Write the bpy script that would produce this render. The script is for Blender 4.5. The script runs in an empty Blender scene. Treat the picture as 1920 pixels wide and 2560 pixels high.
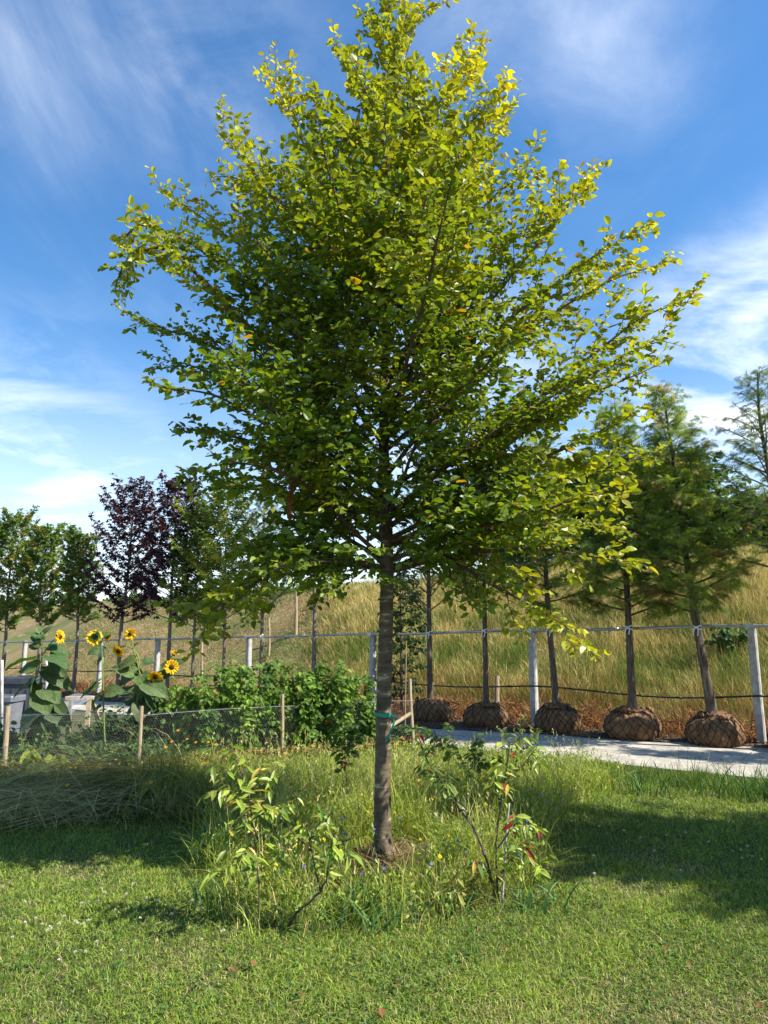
import bpy, math, random
import numpy as np
from math import radians, sin, cos, tan, pi, atan2
SC = bpy.context.scene
COL = SC.collection

# ------------------------------------------------------------------ camera
CAM_H = 1.6; PITCH = radians(10.2); F = 1775.0
cd = bpy.data.cameras.new('camera'); cam = bpy.data.objects.new('camera', cd); COL.objects.link(cam)
cam.location = (0, 0, CAM_H); cam.rotation_euler = (radians(90) + PITCH, 0, 0)
cd.sensor_fit = 'VERTICAL'; cd.sensor_height = 36.0; cd.lens = 36.0 * F / 2560.0
cd.clip_start = 0.05; cd.clip_end = 3000
SC.camera = cam

# ------------------------------------------------------------------ light
SUN_EL = radians(46); SUN_AZ = atan2(0.94, -0.33)          # azimuth measured from +Y towards +X
sun_dir = np.array([cos(SUN_EL) * sin(SUN_AZ), cos(SUN_EL) * cos(SUN_AZ), sin(SUN_EL)])
W = bpy.data.worlds.new('World'); SC.world = W; W.use_nodes = True
nt = W.node_tree; nt.nodes.clear()
def N(t, ty, **kw):
    n = t.nodes.new(ty)
    for k, v in kw.items(): setattr(n, k, v)
    return n
out = N(nt, 'ShaderNodeOutputWorld'); bg = N(nt, 'ShaderNodeBackground')
sky = N(nt, 'ShaderNodeTexSky', sky_type='NISHITA'); sky.sun_disc = False
sky.sun_elevation = SUN_EL; sky.sun_rotation = SUN_AZ; sky.altitude = 200; sky.air_density = 1.1; sky.dust_density = 0.5; sky.ozone_density = 2.6
hs = N(nt, 'ShaderNodeHueSaturation'); hs.inputs['Saturation'].default_value = 1.27; hs.inputs['Value'].default_value = 1.0
nt.links.new(sky.outputs[0], hs.inputs['Color'])
# thin cirrus: noise over a flat cloud layer high above (direction divided by its height)
tc = N(nt, 'ShaderNodeTexCoord'); sp = N(nt, 'ShaderNodeSeparateXYZ'); nt.links.new(tc.outputs['Generated'], sp.inputs[0])
def M(op, a, b=None, c=None, t=nt, clamp=False):
    n = N(t, 'ShaderNodeMath', operation=op); n.use_clamp = clamp
    for i, v in enumerate((a, b, c)):
        if v is None: continue
        if isinstance(v, (int, float)): n.inputs[i].default_value = v
        else: t.links.new(v, n.inputs[i])
    return n.outputs[0]
zc = M('MAXIMUM', M('ADD', sp.outputs[2], 0.12), 0.05)
cb = N(nt, 'ShaderNodeCombineXYZ'); nt.links.new(M('DIVIDE', sp.outputs[0], zc), cb.inputs[0]); nt.links.new(M('DIVIDE', sp.outputs[1], zc), cb.inputs[1])
def layer(rot, sc, loc, det, rough, dist, lo, hi):
    mp = N(nt, 'ShaderNodeMapping'); mp.inputs['Rotation'].default_value = (0, 0, rot); mp.inputs['Scale'].default_value = sc; mp.inputs['Location'].default_value = loc
    nt.links.new(cb.outputs[0], mp.inputs[0])
    no = N(nt, 'ShaderNodeTexNoise'); no.inputs['Scale'].default_value = 1; no.inputs['Detail'].default_value = det; no.inputs['Roughness'].default_value = rough; no.inputs['Distortion'].default_value = dist
    nt.links.new(mp.outputs[0], no.inputs['Vector'])
    mr = N(nt, 'ShaderNodeMapRange', interpolation_type='SMOOTHSTEP'); mr.inputs[1].default_value = lo; mr.inputs[2].default_value = hi
    nt.links.new(no.outputs['Fac'], mr.inputs[0]); return mr.outputs[0]
wisp = layer(radians(55), (1.7, 1.0, 1), (3.1, 1.7, 0), 10, 0.60, 0.9, 0.42, 0.90)
broad = layer(radians(15), (0.55, 0.5, 1), (7.3, 2.2, 0), 4, 0.5, 0.4, 0.38, 0.70)
def dvec(px, py):
    a = (px - 960) / F; b = (1280 - py) / F
    v = np.array([a, cos(PITCH) - b * sin(PITCH), sin(PITCH) + b * cos(PITCH)]); return v / np.linalg.norm(v)
def blob(px, py, r0, r1, amt):
    vd = N(nt, 'ShaderNodeVectorMath', operation='DISTANCE'); vd.inputs[1].default_value = tuple(dvec(px, py)); nt.links.new(tc.outputs['Generated'], vd.inputs[0])
    mr = N(nt, 'ShaderNodeMapRange', interpolation_type='SMOOTHSTEP'); mr.inputs[1].default_value = r1; mr.inputs[2].default_value = r0; mr.inputs[3].default_value = 0; mr.inputs[4].default_value = amt
    nt.links.new(vd.outputs['Value'], mr.inputs[0]); return mr.outputs[0]
low = M('MAXIMUM', blob(1950, 920, 0.08, 0.24, 1.15), blob(60, 1100, 0.0, 0.22, 0.6)); low = M('MAXIMUM', low, blob(250, 1330, 0.03, 0.24, 0.75)); low = M('MAXIMUM', low, blob(1150, 1100, 0.05, 0.3, 0.5))
bl = blob(560, 180, 0.0, 0.20, 0.7)
bl = M('MAXIMUM', bl, blob(1380, 150, 0.02, 0.26, 0.42)); bl = M('MAXIMUM', bl, blob(130, 200, 0.0, 0.17, 0.5))
bl = M('MAXIMUM', bl, blob(120, 1120, 0.0, 0.30, 0.95)); bl = M('MAXIMUM', bl, blob(300, 1330, 0.05, 0.3, 1.0))
bl = M('MAXIMUM', bl, blob(1100, 1100, 0.05, 0.35, 0.7))
fine = layer(radians(40), (3.4, 3.0, 1), (1.3, 5.2, 0), 7, 0.58, 0.6, 0.30, 0.66)
cl = M('ADD', M('MULTIPLY', wisp, M('ADD', M('MULTIPLY', broad, 0.13), 0.01)), M('MULTIPLY', M('MULTIPLY', bl, M('MULTIPLY_ADD', M('MULTIPLY', fine, M('MULTIPLY_ADD', wisp, 1.1, 0.2)), 0.95, 0.0)), 0.95), clamp=True)
fine2 = layer(radians(20), (1.3, 1.9, 1), (4.3, 1.2, 0), 8, 0.58, 0.35, 0.36, 0.68)
cl = M('MAXIMUM', cl, M('MULTIPLY', low, fine2))
haze = N(nt, 'ShaderNodeMapRange', interpolation_type='SMOOTHSTEP'); haze.inputs[1].default_value = 0.42; haze.inputs[2].default_value = 0.0; haze.inputs[3].default_value = 0; haze.inputs[4].default_value = 0.5
nt.links.new(sp.outputs[2], haze.inputs[0])
cl = M('MAXIMUM', cl, haze.outputs[0])
mx = N(nt, 'ShaderNodeMix', data_type='RGBA'); mx.inputs[7].default_value = (6.6, 7.0, 7.5, 1)
nt.links.new(cl, mx.inputs[0]); nt.links.new(hs.outputs[0], mx.inputs[6])
nt.links.new(mx.outputs[2], bg.inputs[0]); bg.inputs[1].default_value = 0.104
nt.links.new(bg.outputs[0], out.inputs[0])
sl = bpy.data.lights.new('sun', 'SUN'); sl.energy = 5.0; sl.angle = radians(0.53); sl.color = (1.0, 0.94, 0.84)
so = bpy.data.objects.new('sun', sl); COL.objects.link(so)
from mathutils import Vector
so.rotation_euler = Vector(sun_dir).to_track_quat('Z', 'Y').to_euler(); so.location = (20, -10, 25)
SC.view_settings.view_transform = 'Standard'; SC.view_settings.look = 'None'; SC.view_settings.exposure = 1.12; SC.view_settings.gamma = 1.0
SC.cycles.max_bounces = 8; SC.cycles.diffuse_bounces = 4; SC.cycles.transmission_bounces = 6; SC.cycles.transparent_max_bounces = 8
SC.cycles.sample_clamp_indirect = 8

# ------------------------------------------------------------------ pixel <-> place
def P(px, py, Y):                      # point on a photo ray at distance Y in front
    a = (px - 960) / F; b = (1280 - py) / F
    d = np.array([a, cos(PITCH) - b * sin(PITCH), sin(PITCH) + b * cos(PITCH)])
    return np.array([0, 0, CAM_H]) + d * (Y / d[1])
def G(px, py, z=0.0):                  # where a photo ray meets the ground
    a = (px - 960) / F; b = (1280 - py) / F
    d = np.array([a, cos(PITCH) - b * sin(PITCH), sin(PITCH) + b * cos(PITCH)])
    return np.array([0, 0, CAM_H]) + d * ((z - CAM_H) / d[2])
ROW0 = np.array([5.72, 11.2]); ROWU = np.array([-2.98, 2.15])
RU = ROWU / np.linalg.norm(ROWU)
RN = np.array([RU[1], -RU[0]])         # away from the camera
def row_n(px, z=0.0, off=0.0):         # position n along the row (0 at the right post) where a photo column px crosses it
    a = (px - 960) / F; c = cos(PITCH); s = sin(PITCH); R0 = ROW0 + RN * off
    return (R0[0] - a * (c * R0[1] + (z - CAM_H) * s)) / (a * c * ROWU[1] - ROWU[0])
def row_pt(px, off=0.0, z=0.0):
    p = ROW0 + ROWU * row_n(px, z, off) + RN * off
    return np.array([p[0], p[1], 0.0])
def row_s(x, y):                       # metres behind the row line
    return (x - ROW0[0]) * RN[0] + (y - ROW0[1]) * RN[1]
def row_t(x, y): return (x - ROW0[0]) * RU[0] + (y - ROW0[1]) * RU[1]
def sstep(v, a, b):
    t = np.clip((v - a) / (b - a), 0, 1); return t * t * (3 - 2 * t)
def hill_z(x, y):
    s = row_s(x, y); t = row_t(x, y)
    H = 3.75 - 0.25 * sstep(t, 6, 16) - 0.05 * sstep(t, 16, 40)
    h = H * (0.62 * sstep(s, 0.5, 9.0) + 0.38 * np.clip((s - 0.8) / 8.2, 0, 1))
    h = h + 0.10 * np.sin(x * 0.9 + y * 0.4) * sstep(s, 1.5, 4) + 0.06 * np.sin(x * 2.1 - y * 1.3) * sstep(s, 1.5, 4)
    return h - 0.03 * (1 - sstep(s, 0.5, 1.2))

# ------------------------------------------------------------------ mesh building
class Geo:
    def __init__(s): s.V = []; s.L = []; s.T = []; s.C = []; s.n = 0
    def add(s, V, flat, tot, col=(0.5, 0.5, 0.5)):
        V = np.asarray(V, float); s.V.append(V); s.L.append(np.asarray(flat, np.int64) + s.n); s.T.append(np.asarray(tot, np.int64))
        c = np.asarray(col, float)
        if c.ndim == 1: c = np.tile(c, (len(V), 1))
        s.C.append(c); s.n += len(V)
    def build(s, name, mat, parent=None, smooth=False, origin=None, col=True):
        me = bpy.data.meshes.new(name)
        V = np.concatenate(s.V); L = np.concatenate(s.L); T = np.concatenate(s.T)
        if parent is not None: V = V - np.array(parent.location)
        elif origin is not None: V = V - np.asarray(origin)
        me.vertices.add(len(V)); me.vertices.foreach_set('co', V.astype(np.float32).ravel())
        me.loops.add(len(L)); me.loops.foreach_set('vertex_index', L.astype(np.int32))
        me.polygons.add(len(T)); st = np.concatenate([[0], np.cumsum(T)[:-1]])
        me.polygons.foreach_set('loop_start', st.astype(np.int32)); me.polygons.foreach_set('loop_total', T.astype(np.int32))
        me.polygons.foreach_set('use_smooth', np.full(len(T), bool(smooth)))
        if col:
            at = me.color_attributes.new('Col', 'FLOAT_COLOR', 'POINT')
            C = np.concatenate(s.C); C4 = np.ones((len(C), 4), np.float32); C4[:, :3] = C; at.data.foreach_set('color', C4.ravel())
        me.update(calc_edges=True)
        me.materials.append(mat)
        o = bpy.data.objects.new(name, me); COL.objects.link(o)
        if parent is not None: o.parent = parent
        elif origin is not None: o.location = tuple(origin)
        return o
def nrm(v): v = np.asarray(v, float); return v / (np.linalg.norm(v) + 1e-12)
def inst(g, tmpl, pos, rot, scale, cols):
    TV, TF = tmpl; TV = np.asarray(TV, float); n = len(pos)
    if n == 0: return
    sc = np.asarray(scale, float)
    if sc.ndim == 1: sc = sc[:, None]
    V = np.einsum('nij,ntj->nti', rot, TV[None] * sc[:, None, :]) + pos[:, None, :]
    flat = np.concatenate([np.array(f) for f in TF]); tot = np.array([len(f) for f in TF])
    L = (flat[None] + (np.arange(n) * len(TV))[:, None]).ravel()
    g.add(V.reshape(-1, 3), L, np.tile(tot, n), np.repeat(cols, len(TV), axis=0))
def frames(Y, Nv):                     # matrices with columns X, Y (length axis), Z (normal)
    Y = Y / (np.linalg.norm(Y, axis=1, keepdims=True) + 1e-9)
    X = np.cross(Y, Nv); X /= (np.linalg.norm(X, axis=1, keepdims=True) + 1e-9)
    Z = np.cross(X, Y); return np.stack([X, Y, Z], axis=2)
def tube(g, pts, rad, k=6, col=(0.5, 0.5, 0.5), cap=True, rng=None, rough=0.0):
    pts = np.asarray(pts, float); n = len(pts); rad = np.broadcast_to(np.asarray(rad, float), (n,))
    T = np.gradient(pts, axis=0); T /= (np.linalg.norm(T, axis=1, keepdims=True) + 1e-12)
    ref = np.array([0, 0, 1.0]) if abs(T[0][2]) < 0.9 else np.array([1.0, 0, 0])
    A = np.cross(T, ref); A /= (np.linalg.norm(A, axis=1, keepdims=True) + 1e-9)
    B = np.cross(T, A); ang = np.arange(k) * 2 * pi / k
    R = rad[:, None] * np.ones(k)
    if rough and rng is not None: R = R * (1 + rng.normal(0, rough, (n, k)))
    V = pts[:, None] + R[:, :, None] * (np.cos(ang)[None, :, None] * A[:, None] + np.sin(ang)[None, :, None] * B[:, None])
    i = np.arange(n - 1)[:, None] * k; j = np.arange(k)[None]; j2 = (j + 1) % k
    q = np.stack([i + j, i + j2, i + k + j2, i + k + j], axis=2).reshape(-1, 4)
    flat = q.ravel(); tot = np.full(len(q), 4)
    if cap:
        flat = np.concatenate([flat, np.arange(k)[::-1], (n - 1) * k + np.arange(k)]); tot = np.concatenate([tot, [k, k]])
    g.add(V.reshape(-1, 3), flat, tot, col)
def box(g, c, d, rz=0.0, col=(0.5, 0.5, 0.5), M3=None, bev=0.0):
    x, y, z = np.array(d) / 2.0
    if bev <= 0:
        V = np.array([[sx * x, sy * y, sz * z] for sz in (-1, 1) for sy in (-1, 1) for sx in (-1, 1)])
        Fc = [(0, 2, 3, 1), (4, 5, 7, 6), (0, 1, 5, 4), (2, 6, 7, 3), (0, 4, 6, 2), (1, 3, 7, 5)]
    else:
        b = bev; ring = [(-x + b, -y), (x - b, -y), (x, -y + b), (x, y - b), (x - b, y), (-x + b, y), (-x, y - b), (-x, -y + b)]
        ins = [(px * (1 - b / x), py * (1 - b / y)) for px, py in ring]
        V = np.array([(a, b_, -z) for a, b_ in ring] + [(a, b_, z - b) for a, b_ in ring] + [(a, b_, z) for a, b_ in ins])
        Fc = [tuple(range(8))[::-1], tuple(range(16, 24))] + [(i, (i + 1) % 8, 8 + (i + 1) % 8, 8 + i) for i in range(8)] + [(8 + i, 8 + (i + 1) % 8, 16 + (i + 1) % 8, 16 + i) for i in range(8)]
    if M3 is None: M3 = np.array([[cos(rz), -sin(rz), 0], [sin(rz), cos(rz), 0], [0, 0, 1]])
    V = V @ np.asarray(M3).T + np.asarray(c)
    g.add(V, np.concatenate([np.array(f) for f in Fc]), [len(f) for f in Fc], col)
def spline(pts, n):                    # Catmull-Rom through control points
    P_ = np.asarray(pts, float); P_ = np.vstack([2 * P_[0] - P_[1], P_, 2 * P_[-1] - P_[-2]]); m = len(P_) - 3
    u = np.linspace(0, m - 1e-6, n); i = u.astype(int); t = (u - i)[:, None]
    a, b, c, d = P_[i], P_[i + 1], P_[i + 2], P_[i + 3]
    return 0.5 * (2 * b + (c - a) * t + (2 * a - 5 * b + 4 * c - d) * t * t + (3 * b - a - 3 * c + d) * t ** 3)
def bez(a, c, b, n):
    t = np.linspace(0, 1, n)[:, None]; return (1 - t) ** 2 * a + 2 * t * (1 - t) * c + t * t * b

# ------------------------------------------------------------------ things
def tag(o, label=None, cat=None, group=None, kind=None):
    if label: o['label'] = label
    if cat: o['category'] = cat
    if group: o['group'] = group
    if kind: o['kind'] = kind
    return o
def thing(name, label, cat, loc=(0, 0, 0), group=None):
    o = bpy.data.objects.new(name, None); COL.objects.link(o); o.location = tuple(float(v) for v in loc); o.empty_display_size = 0.2
    return tag(o, label, cat, group)
def copy_thing(root, loc, rz=0.0, sc=1.0, label=None):
    r = root.copy(); COL.objects.link(r); r.location = tuple(float(v) for v in loc); r.rotation_euler = (0, 0, rz); r.scale = (sc, sc, sc)
    if label: r['label'] = label
    for ch in list(root.children):
        c = ch.copy(); COL.objects.link(c); c.parent = r
        for g_ in ch.children:
            d = g_.copy(); COL.objects.link(d); d.parent = c
    return r

# ------------------------------------------------------------------ materials
def mat(name):
    m = bpy.data.materials.new(name); m.use_nodes = True; t = m.node_tree; t.nodes.clear()
    return m, t, N(t, 'ShaderNodeOutputMaterial')
def foliage(name, trans=0.4, rough=0.5, spec=0.35, tint=(1.25, 1.3, 0.55), noise=0.0):
    m, t, o = mat(name); at = N(t, 'ShaderNodeAttribute', attribute_name='Col')
    p = N(t, 'ShaderNodeBsdfPrincipled'); p.inputs['Roughness'].default_value = rough; p.inputs['Specular IOR Level'].default_value = spec
    tr = N(t, 'ShaderNodeBsdfTranslucent'); mu = N(t, 'ShaderNodeMix', data_type='RGBA', blend_type='MULTIPLY'); mu.inputs[0].default_value = 1; mu.inputs[7].default_value = (*tint, 1)
    src = at.outputs['Color']
    if noise:
        no = N(t, 'ShaderNodeTexNoise'); no.inputs['Scale'].default_value = noise; no.inputs['Detail'].default_value = 3
        co = N(t, 'ShaderNodeTexCoord'); t.links.new(co.outputs['Object'], no.inputs['Vector'])
        h = N(t, 'ShaderNodeHueSaturation'); t.links.new(M('MULTIPLY_ADD', no.outputs['Fac'], 1.2, 0.4, t=t), h.inputs['Value']); t.links.new(src, h.inputs['Color']); src = h.outputs[0]
    t.links.new(src, p.inputs['Base Color']); t.links.new(src, mu.inputs[6]); t.links.new(mu.outputs[2], tr.inputs[0])
    mx = N(t, 'ShaderNodeMixShader'); mx.inputs[0].default_value = trans
    t.links.new(p.outputs[0], mx.inputs[1]); t.links.new(tr.outputs[0], mx.inputs[2]); t.links.new(mx.outputs[0], o.inputs[0]); return m
def surface(name, c1, c2, scale=8, rough=0.85, bump=0.3, stretch=(1, 1, 1), detail=6, spec=0.3, c3=None, s3=40, metal=0.0, attr=False, lo=0.35, hi=0.65):
    m, t, o = mat(name); p = N(t, 'ShaderNodeBsdfPrincipled'); p.inputs['Roughness'].default_value = rough; p.inputs['Specular IOR Level'].default_value = spec; p.inputs['Metallic'].default_value = metal
    co = N(t, 'ShaderNodeTexCoord'); mp = N(t, 'ShaderNodeMapping'); mp.inputs['Scale'].default_value = stretch; t.links.new(co.outputs['Object'], mp.inputs[0])
    no = N(t, 'ShaderNodeTexNoise'); no.inputs['Scale'].default_value = scale; no.inputs['Detail'].default_value = detail; no.inputs['Roughness'].default_value = 0.62; t.links.new(mp.outputs[0], no.inputs['Vector'])
    mr = N(t, 'ShaderNodeMapRange'); mr.inputs[1].default_value = lo; mr.inputs[2].default_value = hi; t.links.new(no.outputs['Fac'], mr.inputs[0])
    mx = N(t, 'ShaderNodeMix', data_type='RGBA'); mx.inputs[6].default_value = (*c1, 1); mx.inputs[7].default_value = (*c2, 1); t.links.new(mr.outputs[0], mx.inputs[0]); src = mx.outputs[2]
    if c3 is not None:
        n3 = N(t, 'ShaderNodeTexNoise'); n3.inputs['Scale'].default_value = s3; n3.inputs['Detail'].default_value = 5; t.links.new(mp.outputs[0], n3.inputs['Vector'])
        r3 = N(t, 'ShaderNodeMapRange'); r3.inputs[1].default_value = 0.56; r3.inputs[2].default_value = 0.68; t.links.new(n3.outputs['Fac'], r3.inputs[0])
        m3 = N(t, 'ShaderNodeMix', data_type='RGBA'); m3.inputs[7].default_value = (*c3, 1); t.links.new(r3.outputs[0], m3.inputs[0]); t.links.new(src, m3.inputs[6]); src = m3.outputs[2]
    if attr:
        at = N(t, 'ShaderNodeAttribute', attribute_name='Col'); mu = N(t, 'ShaderNodeMix', data_type='RGBA', blend_type='MULTIPLY'); mu.inputs[0].default_value = 1
        t.links.new(src, mu.inputs[6]); t.links.new(at.outputs['Color'], mu.inputs[7]); src = mu.outputs[2]
    t.links.new(src, p.inputs['Base Color'])
    if bump:
        b = N(t, 'ShaderNodeBump'); b.inputs['Strength'].default_value = bump; b.inputs['Distance'].default_value = 0.02; t.links.new(no.outputs['Fac'], b.inputs['Height']); t.links.new(b.outputs[0], p.inputs['Normal'])
    t.links.new(p.outputs[0], o.inputs[0]); return m
MT = {}
MT['leaf'] = foliage('beech_leaf', 0.42, 0.42, 0.4, tint=(1.35, 1.3, 0.45))
MT['leaf_soft'] = foliage('soft_leaf', 0.42, 0.6, 0.25)
MT['leaf_purple'] = foliage('purple_leaf', 0.25, 0.45, 0.4, tint=(1.6, 0.7, 0.6))
MT['grass'] = foliage('grass_blade', 0.3, 0.6, 0.22)
MT['hay'] = foliage('dry_grass_blade', 0.3, 0.9, 0.04, tint=(1.1, 1.05, 0.8))
MT['petal'] = foliage('petal', 0.3, 0.6, 0.2, tint=(1.1, 1.0, 0.7))
MT['bark_dark'] = surface('dark_bark', (0.05, 0.036, 0.026), (0.13, 0.095, 0.065), 20, 0.9, 0.8, (1, 1, 0.25), c3=(0.19, 0.16, 0.12), s3=14)
MT['bark_grey'] = surface('grey_bark', (0.10, 0.08, 0.06), (0.20, 0.165, 0.13), 24, 0.85, 0.5, (1, 1, 0.4))
MT['twig'] = surface('twig_bark', (0.06, 0.038, 0.026), (0.13, 0.085, 0.06), 30, 0.7, 0.2)
MT['concrete'] = surface('concrete_post', (0.30, 0.29, 0.27), (0.44, 0.43, 0.40), 9, 0.9, 0.4, c3=(0.24, 0.22, 0.19), s3=5)
MT['galv'] = surface('galvanised_steel', (0.28, 0.30, 0.32), (0.45, 0.47, 0.49), 14, 0.42, 0.05, metal=0.75, spec=0.5)
MT['wire'] = surface('wire', (0.24, 0.25, 0.25), (0.40, 0.40, 0.40), 30, 0.5, 0.0, metal=0.4)
MT['wood'] = surface('weathered_wood', (0.24, 0.18, 0.11), (0.42, 0.33, 0.22), 16, 0.85, 0.4, (1, 1, 0.15))
MT['hose'] = surface('black_hose', (0.012, 0.012, 0.013), (0.03, 0.03, 0.032), 30, 0.5, 0.05)
# ------------------------------------------------------------------ ground, path, embankment
def poly_noise(x, y, s=1.0):
    return (np.sin(x * 1.7 * s + 1.3) * np.sin(y * 2.1 * s + 0.4) + 0.6 * np.sin(x * 3.9 * s - y * 2.7 * s + 2.0) + 0.4 * np.sin(x * 7.3 * s + y * 6.1 * s)) / 2.0
MT['soil'] = surface('lawn_soil', (0.035, 0.042, 0.014), (0.085, 0.085, 0.035), 3.0, 0.95, 0.5, c3=(0.11, 0.085, 0.045), s3=11)
MT['slope'] = surface('mown_slope', (0.20, 0.145, 0.065), (0.10, 0.12, 0.035), 0.55, 0.95, 0.8, c3=(0.26, 0.20, 0.10), s3=2.2, lo=0.42, hi=0.62)
MT['dirt'] = surface('bare_soil', (0.045, 0.03, 0.02), (0.10, 0.07, 0.045), 6.0, 0.95, 0.8, c3=(0.16, 0.12, 0.075), s3=26)
MT['paving'] = surface('path_concrete', (0.28, 0.255, 0.21), (0.43, 0.40, 0.34), 2.4, 0.9, 0.3, c3=(0.24, 0.21, 0.165), s3=5)
g = Geo(); g.add([[-400, -60, 0], [400, -60, 0], [400, 700, 0], [-400, 700, 0]], [0, 1, 2, 3], [4])
tag(g.build('ground', MT['soil'], col=False), kind='structure')
def row_xy(t, s): p = ROW0 + RU * t + RN * s; return p
g = Geo()
S_ = np.concatenate([np.arange(0.0, 12.0, 0.4), [13, 15, 18, 25, 40, 80, 160, 300]]); T_ = np.concatenate([[-120, -60, -30, -18], np.arange(-12, 40, 0.6), [42, 46, 52, 60, 80, 120, 200, 300]])
GV = []
for s in S_:
    for t in T_:
        x, y = row_xy(t, s); z = float(hill_z(x, y)); z -= 0.006 * max(0, s - 40); GV.append((x, y, z if s > 0.3 else -0.05))
nT = len(T_); q = [(i * nT + j, (i + 1) * nT + j, (i + 1) * nT + j + 1, i * nT + j + 1) for i in range(len(S_) - 1) for j in range(nT - 1)]
g.add(GV, np.array(q).ravel(), np.full(len(q), 4)); tag(g.build('hillside', MT['slope'], smooth=True, col=False), kind='structure')
# bare strip of earth on which the root balls stand
g = Geo(); tt = np.arange(-8, 34, 0.35); rng = np.random.default_rng(5)
def far_s(t): return -0.25 - 0.17 * np.clip(t, -6, 6) + 0.05 * np.sin(t * 2.3) + 0.03 * np.sin(t * 7.1)
V = []
for t in tt:
    a = row_xy(t, far_s(t) - 0.25); b = row_xy(t, 1.25 + 0.15 * math.sin(t * 1.9)); c = (a + b) / 2
    V += [(a[0], a[1], 0.004), (*row_xy(t, far_s(t) + 0.02), 0.050 + 0.012 * math.sin(t * 9)), (*c, 0.075), (b[0], b[1], 0.06)]
q = [(4 * i + k, 4 * i + 4 + k, 4 * i + 5 + k, 4 * i + 1 + k) for i in range(len(tt) - 1) for k in range(3)]
g.add(V, np.array(q)[:, ::-1].ravel(), np.full(len(q), 4)); tag(g.build('soil_strip', MT['dirt'], smooth=True, col=False), kind='structure')
# concrete path in long slabs with open joints
g = Geo(); w0 = -2.95
def slab(t0, t1, f0, f1):
    n = max(2, int((t1 - t0) / 0.4)); t = np.linspace(t0 + 0.006, t1 - 0.006, n); V = []
    for k in t:
        fa = far_s(k) + 0.10
        sa = w0 + (fa - w0) * f0 + (0.006 if f0 > 0 else 0); sb = w0 + (fa - w0) * f1 - (0.006 if f1 < 1 else 0)
        a = row_xy(k, sa); b = row_xy(k, sb); V += [(*a, -0.02), (*a, 0.035), (*b, 0.035), (*b, -0.02)]
    q = [(4 * i + k, 4 * i + 4 + k, 4 * i + 5 + k, 4 * i + 1 + k) for i in range(n - 1) for k in range(3)]
    q += [(0, 1, 2, 3), (4 * n - 1, 4 * n - 2, 4 * n - 3, 4 * n - 4)]
    g.add(V, np.array(q)[:, ::-1].ravel(), np.full(len(q), 4))
for t0 in np.arange(-9, 30, 3.0):
    for f0, f1 in ((0, 0.36), (0.36, 1.0)): slab(t0, t0 + 3.0, f0, f1)
tag(g.build('path', MT['paving'], col=False), kind='structure')

# ------------------------------------------------------------------ leaf shapes (x across, y along, z up), unit length
LEAF = ([(0, 0, 0), (-.27, .22, .05), (0, .24, -.03), (.27, .22, .05), (-.34, .52, .06), (0, .52, -.04), (.34, .52, .06), (-.2, .82, .02), (0, .82, -.04), (.2, .82, .02), (0, 1.02, -.07)],
        [(0, 2, 1), (0, 3, 2), (1, 2, 5, 4), (2, 3, 6, 5), (4, 5, 8, 7), (5, 6, 9, 8), (7, 8, 10), (8, 9, 10)])
LEAF2 = ([(0, 0, 0), (-.27, .3, .07), (0, .3, -.03), (.27, .3, .07), (-.26, .7, .06), (0, .7, -.04), (.26, .7, .06), (0, 1.0, -.1)],
         [(0, 2, 1), (0, 3, 2), (1, 2, 5, 4), (2, 3, 6, 5), (4, 5, 7), (5, 6, 7)])
LONG = ([(0, 0, 0), (-.12, .25, .04), (0, .25, -.02), (.12, .25, .04), (-.15, .55, .0), (0, .55, -.06), (.15, .55, .0), (0, 1.0, -.22)],
        [(0, 2, 1), (0, 3, 2), (1, 2, 5, 4), (2, 3, 6, 5), (4, 5, 7), (5, 6, 7)])
def warp(tm, fold=0.0, curl=0.0, wx=1.0, tw=0.0):
    V, F_ = tm; return [(x * wx * cos(tw * y), y, z + fold * abs(x) - curl * y * y + x * math.sin(tw * y)) for x, y, z in V], F_
def star(n=5):
    V = [(0, 0.3, 0.02)]; F_ = []; ang = [-140, -70, 0, 70, 140]; R = [0.42, 0.66, 0.74, 0.66, 0.42]; pts = []
    for i, (a, r) in enumerate(zip(ang, R)):
        pts.append((r * sin(radians(a)), 0.3 + r * cos(radians(a)), -0.16))
        if i < 4: m = (a + ang[i + 1]) / 2; pts.append((0.27 * sin(radians(m)), 0.3 + 0.27 * cos(radians(m)), 0.0))
    pts.append((0, 0.12, 0)); V += pts; k = len(pts)
    for i in range(k): F_.append((0, 1 + (i + 1) % k, 1 + i))
    return V, F_
STAR = star()
def frond(n=9, w=0.30):
    V = [(-.012, 0, 0), (.012, 0, 0), (0, 1, -.12)]; F_ = [(0, 1, 2)]
    for i in range(n):
        y = 0.06 + 0.88 * i / n; ln = w * (sin(pi * (0.12 + 0.84 * (i + .5) / n)) ** .7)
        for s in (-1, 1):
            b = len(V); V += [(0, y - .05, -.12 * y * y), (0, y + .045, -.12 * y * y), (s * ln, y + .10, -.03 - .12 * y * y)]; F_.append((b, b + 1, b + 2) if s < 0 else (b, b + 2, b + 1))
    return V, F_
FROND = frond(7, .34); FROND_S = frond(5, .38)

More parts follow.
